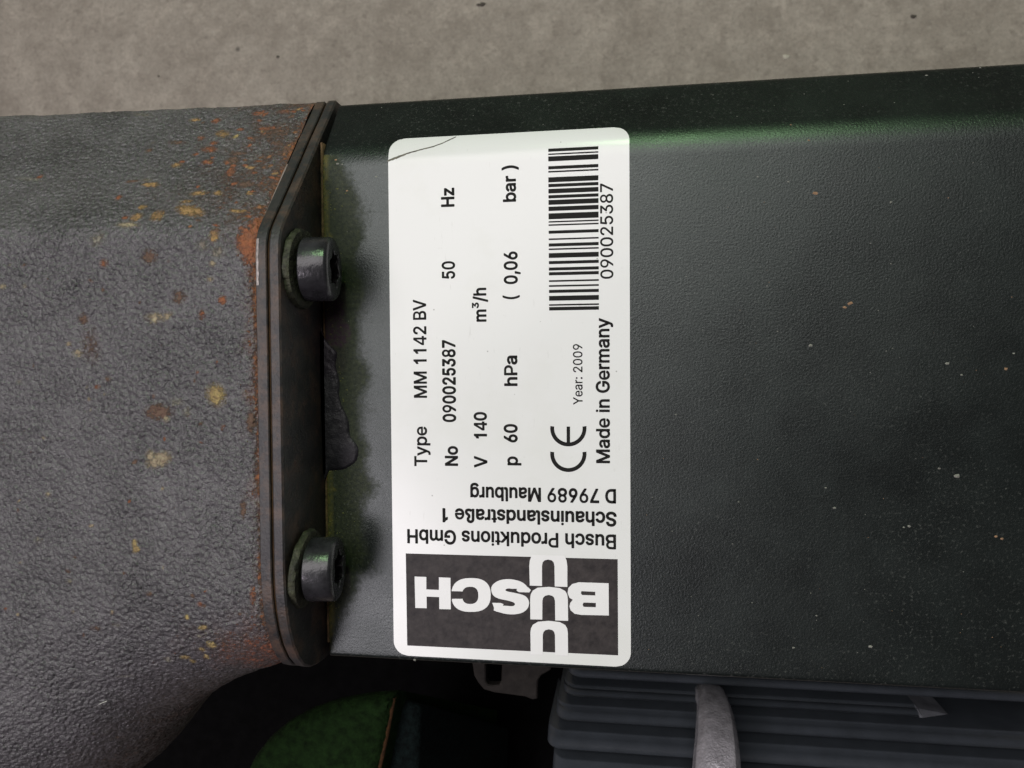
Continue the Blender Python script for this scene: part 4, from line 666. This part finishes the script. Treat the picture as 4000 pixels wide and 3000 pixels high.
# CE mark
def z4(a, b): return PX(1500 + a / 2.074, 1150 + b / 2.074)
def z5(a, b): return PX(1500 + a / 2.074, 1850 + b / 2.074)
def arc_loop(cx, cy, ro, ri, a0, a1, n_=28):
    o = [(cx + ro * math.cos(math.radians(a0 + (a1 - a0) * k / n_)), cy + ro * math.sin(math.radians(a0 + (a1 - a0) * k / n_))) for k in range(n_ + 1)]
    i = [(cx + ri * math.cos(math.radians(a0 + (a1 - a0) * k / n_)), cy + ri * math.sin(math.radians(a0 + (a1 - a0) * k / n_))) for k in range(n_, -1, -1)]
    return o + i
fill('conformity_mark', [arc_loop(1494, 1291, 147, 115, -7, 187)], M_INK, .03, plate, z4)
fill('conformity_mark', [arc_loop(1494, 1084, 147, 115, -7, 187)], M_INK, .03, plate, z4)
fill('conformity_mark', [[(1480, 1070), (1508, 1070), (1508, 1200), (1480, 1200)]], M_INK, .036, plate, z4)
# logo
fill('logo_panel', [[(178, 645), (1893, 692), (1897, 1470), (190, 1390)]], M_LOGO, .03, plate, z5)
def ell(cx, cy, rx, ry, a0, a1, n_=16, p=2.5):
    out = []
    for k in range(n_ + 1):
        a = math.radians(a0 + (a1 - a0) * k / n_); c, s_ = math.cos(a), math.sin(a)
        out.append((cx + rx * math.copysign(abs(c) ** (2 / p), c), cy + ry * math.copysign(abs(s_) ** (2 / p), s_)))
    return out
LOGO = [
 [[(250,832),(345,835),(345,936),(447,940),(447,838),(540,842),(543,1097),(450,1095),(449,998),(347,994),(348,1088),(256,1086)]],
 [[(549,950)] + ell(707, 981, 159, 137, 195, 360) + ell(707, 981, 159, 137, 0, 165)[1:] + [(553,1012),(640,1012)] + ell(700, 984, 66, 70, 155, 0, 10) + ell(700, 984, 66, 70, 0, -155, 10)[1:] + [(640,952)]],
 [smooth_closed([(1178,960),(1162,915),(1110,873),(1020,853),(940,862),(885,895),(870,935),(885,982),(930,1010),(1000,1025),(1050,1040),(1062,1058),(1045,1071),(1005,1069),(970,1056)], 3)[:-2] + [(950,1046),(878,1044)] + smooth_closed([(893,1085),(940,1122),(1030,1138),(1110,1128),(1160,1095),(1176,1050),(1165,1010),(1130,982),(1050,962),(1000,952),(985,941),(1000,929),(1040,931),(1075,946)], 3)[:-2] + [(1095,958)]],
 [[(1187,1178),(1185,1010),(1190,975),(1205,947),(1245,922),(1335,915),(1425,925),(1470,950),(1485,978),(1490,1015),(1492,1190),(1388,1187),(1386,1030),(1380,1003),(1365,988),(1335,980),(1305,988),(1290,1003),(1284,1030),(1283,1180)]],
 [[(1182,905),(1178,745),(1183,700),(1200,655),(1465,662),(1480,705),(1486,750),(1486,916),(1384,912),(1382,748),(1376,718),(1360,701),(1330,694),(1302,701),(1287,716),(1281,745),(1281,908)]],
 [[(1190,1462),(1187,1285),(1192,1250),(1207,1222),(1250,1197),(1335,1190),(1425,1200),(1470,1225),(1485,1253),(1490,1290),(1492,1472),(1388,1467),(1386,1305),(1380,1280),(1365,1265),(1338,1258),(1308,1265),(1293,1280),(1287,1305),(1287,1464)]],
 [[(1820,886),(1822,1147),(1600,1142),(1545,1133),(1513,1105),(1503,1075),(1510,1045),(1530,1020),(1503,1003),(1488,965),(1494,925),(1525,892),(1580,878)],[(1600,950),(1712,955),(1712,985),(1604,981),(1595,965)],[(1618,1042),(1717,1045),(1717,1080),(1618,1077),(1609,1060)]],
]
for Ls in LOGO: fill('logo_letter', Ls, M_LOGOW, .06, plate, z5)
# folded, dirty corner of the sticker
cr = [(1515, 627), (1545, 615), (1590, 597), (1640, 582), (1690, 568), (1725, 553), (1752, 536), (1778, 521)]
V = []
cr2 = []
for i in range(len(cr) - 1):
    for k in range(6):
        t = k / 6; cr2.append((cr[i][0] + (cr[i + 1][0] - cr[i][0]) * t, cr[i][1] + (cr[i + 1][1] - cr[i][1]) * t))
for i, (u, v) in enumerate(cr2):
    x, y = PX(u, v); w = (.22 + .26 * abs(noise.noise((i * .35, 2, 0)))) * (1.5 if i < 12 else .8)
    V += [(x - .3 * w, y - w, lab_z(y - w, LT + .012)), (x, y + .1, lab_z(y + .1, LT + .05)), (x + .1, y + .45 * w, lab_z(y + .45 * w, LT + .012))]
crease = new_obj('crease', V, grid_faces(len(cr2), 3, flip=True), M_CREASE, plate)

# ------------------------------------------------------------------ below the cover: motor, lifting eye, bracket, oil case, black base for the pit's shade
mb = prism('motor_body', [(40, -125), (-70, -123), (-100, -116), (-125, -108), (-150, -100), (-190, -106), (-205, -150), (-190, -250), (40, -250)], PX(2240, 2800, -75)[0], 140, 'x', 1.5, M_MOTOR, pump)
def cooling_rib(v0, v1, z, drop, u0, u1):
    ya = PX(2600, v0, z - drop)[1]; yb = PX(2600, v1, z)[1]
    x0 = PX(u0, (v0 + v1) / 2, z)[0]; x1 = 132 if u1 is None else PX(u1, v1 + 50, z)[0]
    sec = [(ya, z - drop - 34), (ya, z - drop - .8), (ya - .25, z - drop - .2), (ya - .8, z - drop + .2)]
    sec += [(ya + (yb - ya) * t, z - drop + drop * t + .5 * math.sin(math.pi * t)) for t in (.3, .5, .7, .86)]
    sec += [(yb + .35, z - .05), (yb + .05, z - .5), (yb, z - 1.2), (yb, z - 34)]
    V = []; n_ = len(sec); st = []
    R_ = 5.0
    for k in range(9):                                     # the near end rolls over and down
        a = math.pi / 2 * k / 8; st.append((x0 + R_ * (1 - math.sin(a)) , R_ * 1.3 * (1 - math.cos(math.pi / 2 - a)) if k else R_ * 1.3))
    st = [(x0 + R_ * (1 - math.cos(math.pi / 2 * k / 8)), R_ * 1.4 * (1 - math.sin(math.pi / 2 * k / 8))) for k in range(9)]
    for (x, dz) in st + [(x1, 0)]:
        for (y, zz_) in sec: V.append((x, y, zz_ - dz))
    F = grid_faces(len(st) + 1, n_)
    F.append(tuple(range(n_))); F.append(tuple(range(len(st) * n_, (len(st) + 1) * n_))[::-1])
    o = sharp(new_obj('cooling_rib', V, F, M_MOTOR, mb), 50)
    return x1, ya, yb
RIBS = [(2618, 2668, -80, 3, 2215, None), (2697, 2744, -76, 4, 2195, 3592), (2776, 2842, -71.5, 4.5, 2165, None), (2880, 2958, -66.5, 4.5, 2130, None), (2995, 3095, -62, 4.5, 2150, None), (3125, 3240, -58, 4.5, 2150, None)]
for (v0, v1, z, drop, u0, u1) in RIBS:
    x1, ya, yb = cooling_rib(v0, v1, z, drop, u0, u1)
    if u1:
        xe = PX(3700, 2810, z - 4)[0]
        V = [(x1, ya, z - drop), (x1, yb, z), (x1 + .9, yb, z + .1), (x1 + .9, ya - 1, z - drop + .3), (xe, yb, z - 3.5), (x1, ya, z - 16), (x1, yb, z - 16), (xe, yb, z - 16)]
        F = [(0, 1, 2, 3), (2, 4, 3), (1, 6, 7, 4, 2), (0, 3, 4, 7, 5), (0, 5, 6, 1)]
        new_obj('rib_end', V, F, mat_simple('lit_rib_end', (.16, .17, .185), .35), mb, smooth=False)  # paler than the ribs: light on the end facet put into the colour
# lifting eye: a cast ring standing across the motor
def eye():
    X0, Y0 = PX(2782, 2700, -72)
    R1 = 31.0; sec = [(-4.9, -1.6), (-4.6, 1.2), (-3.3, 3.0), (-2.5, 3.4), (1.6, 3.7), (2.6, 3.3), (3.9, 1.2), (4.4, -1.6), (3.7, -3.6), (0, -4.6), (-3.9, -3.7)]
    V = []; N = 72; n_ = len(sec); yc = Y0 - R1 - 3.4
    for k in range(N):
        a = 2 * math.pi * k / N
        flare = 1.0
        for (sx, sr) in sec:
            tp = .80 + .42 * max(0.0, math.sin(a)); sx, sr = sx * 1.32 * tp, sr * 1.15 * tp; r = R1 + sr
            y = r * math.cos(a); z = r * math.sin(a)
            x = sx
            q = math.radians(7); xx = x * math.cos(q) + y * math.sin(q); yy = -x * math.sin(q) + y * math.cos(q)
            V.append((X0 - 3.0 + xx, yc + yy, -72 + z))
    F = []
    for k in range(N):
        kk = (k + 1) % N
        for i in range(n_):
            j = (i + 1) % n_
            F.append((k * n_ + i, k * n_ + j, kk * n_ + j, kk * n_ + i))
    o = new_obj('lifting_eye', V, F, M_EYE, pump)
    sharp(o, 28)
    V = []; F = []
    pts = [(7.5, -95), (7.5, -86), (7, -85), (5, -84.4), (.01, -84.2)]
    for (r, z) in pts:
        for k in range(32):
            a = 2 * math.pi * k / 32; V.append((X0 - 4.8 + r * math.cos(a), yc + r * math.sin(a), z))
    for i in range(len(pts) - 1):
        for k in range(32): F.append((i * 32 + k, i * 32 + (k + 1) % 32, (i + 1) * 32 + (k + 1) % 32, (i + 1) * 32 + k))
    new_obj('eye_collar', V, F, M_EYE, o)
    return o
eo = eye(); eo['label'] = 'grey cast lifting eye standing on the motor'
bz = -30
bo = [(1840, 2560), (1895, 2560), (1897, 2660), (1906, 2675), (1925, 2678), (1950, 2676), (1958, 2660), (1962, 2560), (2160, 2560), (2150, 2618), (2112, 2640), (2100, 2660), (2097, 2700), (2098, 2730), (2080, 2734), (2050, 2722), (1990, 2714), (1930, 2706), (1890, 2694), (1868, 2668), (1852, 2640)]
br = prism('bracket', [PX(u, v, bz) for u, v in bo], bz - 3, bz, 'z', .3, M_BRACKET, pump)
br['label'] = 'dusty notched bracket below the lower edge of the cover'
# oil case in the pit between casting and motor: a rounded drum with a lower step on its right
def dome(name, outline, steps, depth, mat, parent):
    p = np.array(outline)
    if area2(p) < 0: p = p[::-1]
    V = [(x + 10, y - 75, steps[0][1] - depth) for x, y in p]; n_ = len(p)      # the body narrows downwards
    for d, z in steps:
        for k, (x, y) in enumerate(offset_poly(p, d)): V.append((x, y, z + .35 * noise.noise((x * .2, y * .2, z))))
    F = []
    for k in range(len(steps)):
        for i_ in range(n_):
            j_ = (i_ + 1) % n_
            F.append((k * n_ + i_, k * n_ + j_, (k + 1) * n_ + j_, (k + 1) * n_ + i_))
    c_ = np.mean(np.array(V[-n_:]), axis=0); V.append((c_[0], c_[1], steps[-1][1] + .8))
    for i_ in range(n_): F.append((len(steps) * n_ + i_, len(steps) * n_ + (i_ + 1) % n_, len(V) - 1))
    F.append(tuple(range(n_))[::-1])
    return sharp(new_obj(name, V, F, mat, parent), 60)
def px_poly(pts, z, n_=70):
    q = resample([PX(u, v, z) for u, v in pts] + [PX(*pts[0], z)], n_)[:-1]
    return [tuple(a) for a in q]
OZ = -98
oc = dome('oil_case', px_poly([(840, 3330), (905, 3130), (965, 2990), (1030, 2905), (1110, 2838), (1200, 2790), (1310, 2752), (1430, 2730), (1545, 2722), (1516, 2860), (1486, 3000), (1430, 3330)], OZ), [(0, OZ - 6), (.6, OZ - 3.4), (2, OZ - 1.2), (4, OZ + .4)], 150, M_GREEN, pump)
oc['label'] = 'grimy dark green rounded case deep beside the motor'
dome('case_step', px_poly([(1548, 2738), (1600, 2745), (1645, 2765), (1636, 3000), (1600, 3330), (1432, 3330), (1488, 3000), (1518, 2860)], OZ - 12), [(0, OZ - 14), (1, OZ - 12.4), (3, OZ - 12)], 140, M_TEAL, oc)
V = []; F = []; ed = resample([PX(u, v, OZ - 3) for u, v in ((1543, 2726), (1516, 2860), (1486, 3000), (1432, 3320))], 90)
for (x, y) in ed:
    w = .9 + .5 * noise.noise((y * .4, 1, 0))
    V += [(x - w, y, OZ - 2.2), (x + .15, y, OZ - 2.9), (x + .35, y, OZ - 6)]
new_obj('rusty_edge', V, grid_faces(len(ed), 3), M_RUST, oc)
prism('pit_shade_base', [(-420, 55), (-420, -420), (130, -420), (130, 55)], -FLOOR_DROP, -290, 'z', 3, M_PIT_SHADE, pump)  # added black base, its colour stands in for the pit's deep shade

# ------------------------------------------------------------------ loose dirt lying on the machine
def grit(name, spots, mat, label):
    V = []; F = []
    for (x, y, z, r) in spots:
        r *= 1.12
        n_ = rng.randint(5, 7); i = len(V); a0 = rng.random() * 6
        for k in range(n_):
            a = a0 + 2 * math.pi * k / n_; q = r * rng.uniform(.55, 1.15)
            V.append((x + q * math.cos(a) * 1.25, y + q * math.sin(a) * .85, z - .02))
        V.append((x, y, z + r * rng.uniform(.25, .5)))
        for k in range(n_): F.append((i + k, i + (k + 1) % n_, i + n_))
    o = new_obj(name, V, F, mat, None, smooth=False)
    tag(o, label, 'grit', kind='stuff'); return o
def on_cover(u, v):
    z = 0
    for _ in range(6): x, y = PX(u, v, z); z = cover_z(y)
    return x, y, z
pale, warm = [], []
for (u, v, r) in ((2672, 1292, .10), (3037, 1295, .18), (2640, 1620, .22), (3052, 1300, .13), (2996, 1117, .18), (3165, 1350, .42), (3480, 790, .3), (3080, 710, .3), (3700, 1420, .35), (3755, 1465, .3), (3738, 1860, .5), (3670, 1830, .3), (3400, 950, .16), (3480, 1030, .2), (2750, 690, .15), (2827, 735, .15), (1318, 640, .35), (1336, 642, .25), (1470, 690, .3), (3225, 1905, .22), (2885, 1960, .2), (3260, 1985, .3), (2862, 2125, .2), (3100, 2530, .3), (3190, 2405, .2), (3400, 2525, .4), (2700, 2330, .14), (3550, 2055, .35), (3530, 2060, .2), (3380, 2010, .15), (2975, 480, .1), (2880, 455, .12), (3620, 295, .25), (3830, 265, .2), (1620, 2578, .35), (3960, 1380, .25), (2960, 690, .22)): pale.append((*on_cover(u, v), r))
for (u, v, r) in ((3185, 755, .45), (3320, 1185, .5), (3300, 1200, .35), (3930, 1440, .35), (3890, 2095, .35), (3915, 2105, .3), (1355, 745, .3), (1312, 625, .3), (3160, 548, .25), (2960, 1795, .15), (3090, 488, .2), (2985, 790, .12)): warm.append((*on_cover(u, v), r))
for _ in range(170):
    x = rng.uniform(2, 75); y = rng.uniform(-64, 44)
    (pale if rng.random() < .8 else warm).append((x, y, 0, .05 + .10 * rng.random() ** 2))
for _ in range(40):
    x = rng.uniform(-67, -54); y = rng.uniform(-60, 44)
    pale.append((x, y, 0, .05 + .10 * rng.random() ** 2))
for _ in range(26):
    x = rng.uniform(-60, 75); y = rng.uniform(52, 60.5)
    pale.append((x, y, cover_z(y), .05 + .12 * rng.random() ** 2))
M_GP = mat_simple('pale_grit', (.19, .19, .165), .8, var=.4, vs=800); M_GW = mat_simple('rust_grit', (.25, .15, .085), .85, var=.4, vs=800)
grit('grit', pale, M_GP, 'pale dust grains scattered over the flat black cover')
moss = []
for _ in range(420):
    d_ = abs(rng.gauss(0, 2.6)); y = rng.uniform(-62, 44)
    if noise.noise((y * .12, 8, 0)) + .35 < rng.random() * .8 or CX0 + .2 + d_ > LX0 - .6: continue
    moss.append((CX0 + .2 + d_, y, .01, .08 + .17 * rng.random() ** 2))
grit('joint_crumbs', moss, mat_simple('olive_crumbs', (.085, .085, .024), .9, var=.6, vs=900), 'olive brown crumbs of dirt along the joint beside the flange')
chips_ = [(*PX(u, v, -FLOOR_DROP), -FLOOR_DROP + .3, r) for u, v, r in ((1885, 18, 2.2), (1870, 20, 1.4), (620, 297, 1.1), (1085, 222, 1.2), (3565, 65, 1.8))]
grit('floor_grit', chips_, mat_simple('brown_floor_grit', (.055, .046, .038), .9), 'dark specks of grit on the concrete floor')
grit('floor_chip', [(*PX(3068, 222, -FLOOR_DROP), -FLOOR_DROP + .3, 2.0)], mat_simple('pale_floor_chip', (.42, .39, .33), .9), 'pale chip lying on the concrete near the right end of the cover')
grit('rust_crumbs', warm, M_GW, 'rust brown crumbs scattered over the flat black cover')

def fibre(pts, z, r, label):
    P3 = []
    for i in range(len(pts) - 1):
        for k in range(6):
            t = k / 6; P3.append((pts[i][0] + (pts[i + 1][0] - pts[i][0]) * t, pts[i][1] + (pts[i + 1][1] - pts[i][1]) * t))
    P3.append(pts[-1]); V = []; F = []
    for i, (u, v) in enumerate(P3):
        zz_ = z
        if callable(z):
            zz_ = 0
            for _ in range(6): x, y = PX(u, v, zz_); zz_ = z(y)
        x, y = PX(u, v, zz_)
        for k in range(6):
            a = math.pi / 3 * k; V.append((x + r * .7 * math.cos(a), y + r * .7 * math.cos(a), zz_ + .2 + r + r * math.sin(a)))
    for i in range(len(P3) - 1):
        for k in range(6): F.append((i * 6 + k, i * 6 + (k + 1) % 6, i * 6 + 6 + (k + 1) % 6, i * 6 + 6 + k))
    o = new_obj('fibre', V, F, M_FIBRE); tag(o, label, 'fibre', 'loose fibres on the machine'); return o
fibre([(381, 2757), (392, 2748), (405, 2742), (422, 2736)], CT - 2.2, .13, 'short white fibre lying on the lower part of the rough casting')
fibre([(43, 495), (60, 494), (70, 490), (82, 486)], lambda y: float(np.interp(y, [27.6, 62.6], [CT, -10.6])), .12, 'pale fibre on the upper slope of the casting near the concrete')

# ------------------------------------------------------------------ consistent outward normals
import bmesh
for me in bpy.data.meshes:
    bm = bmesh.new(); bm.from_mesh(me)
    closed = all(len(e.link_faces) == 2 for e in bm.edges)
    up = sum(f.normal.z * f.calc_area() for f in bm.faces)
    if closed and len(bm.faces) < 20000:
        bmesh.ops.recalc_face_normals(bm, faces=bm.faces[:]); bm.to_mesh(me)
    elif not closed and me.name.split('.')[0] in ('screw', 'washer', 'cooling_rib', 'rib_end', 'eye_collar'):
        bmesh.ops.recalc_face_normals(bm, faces=bm.faces[:]); bm.to_mesh(me)
    elif up < 0: me.flip_normals()
    bm.free()
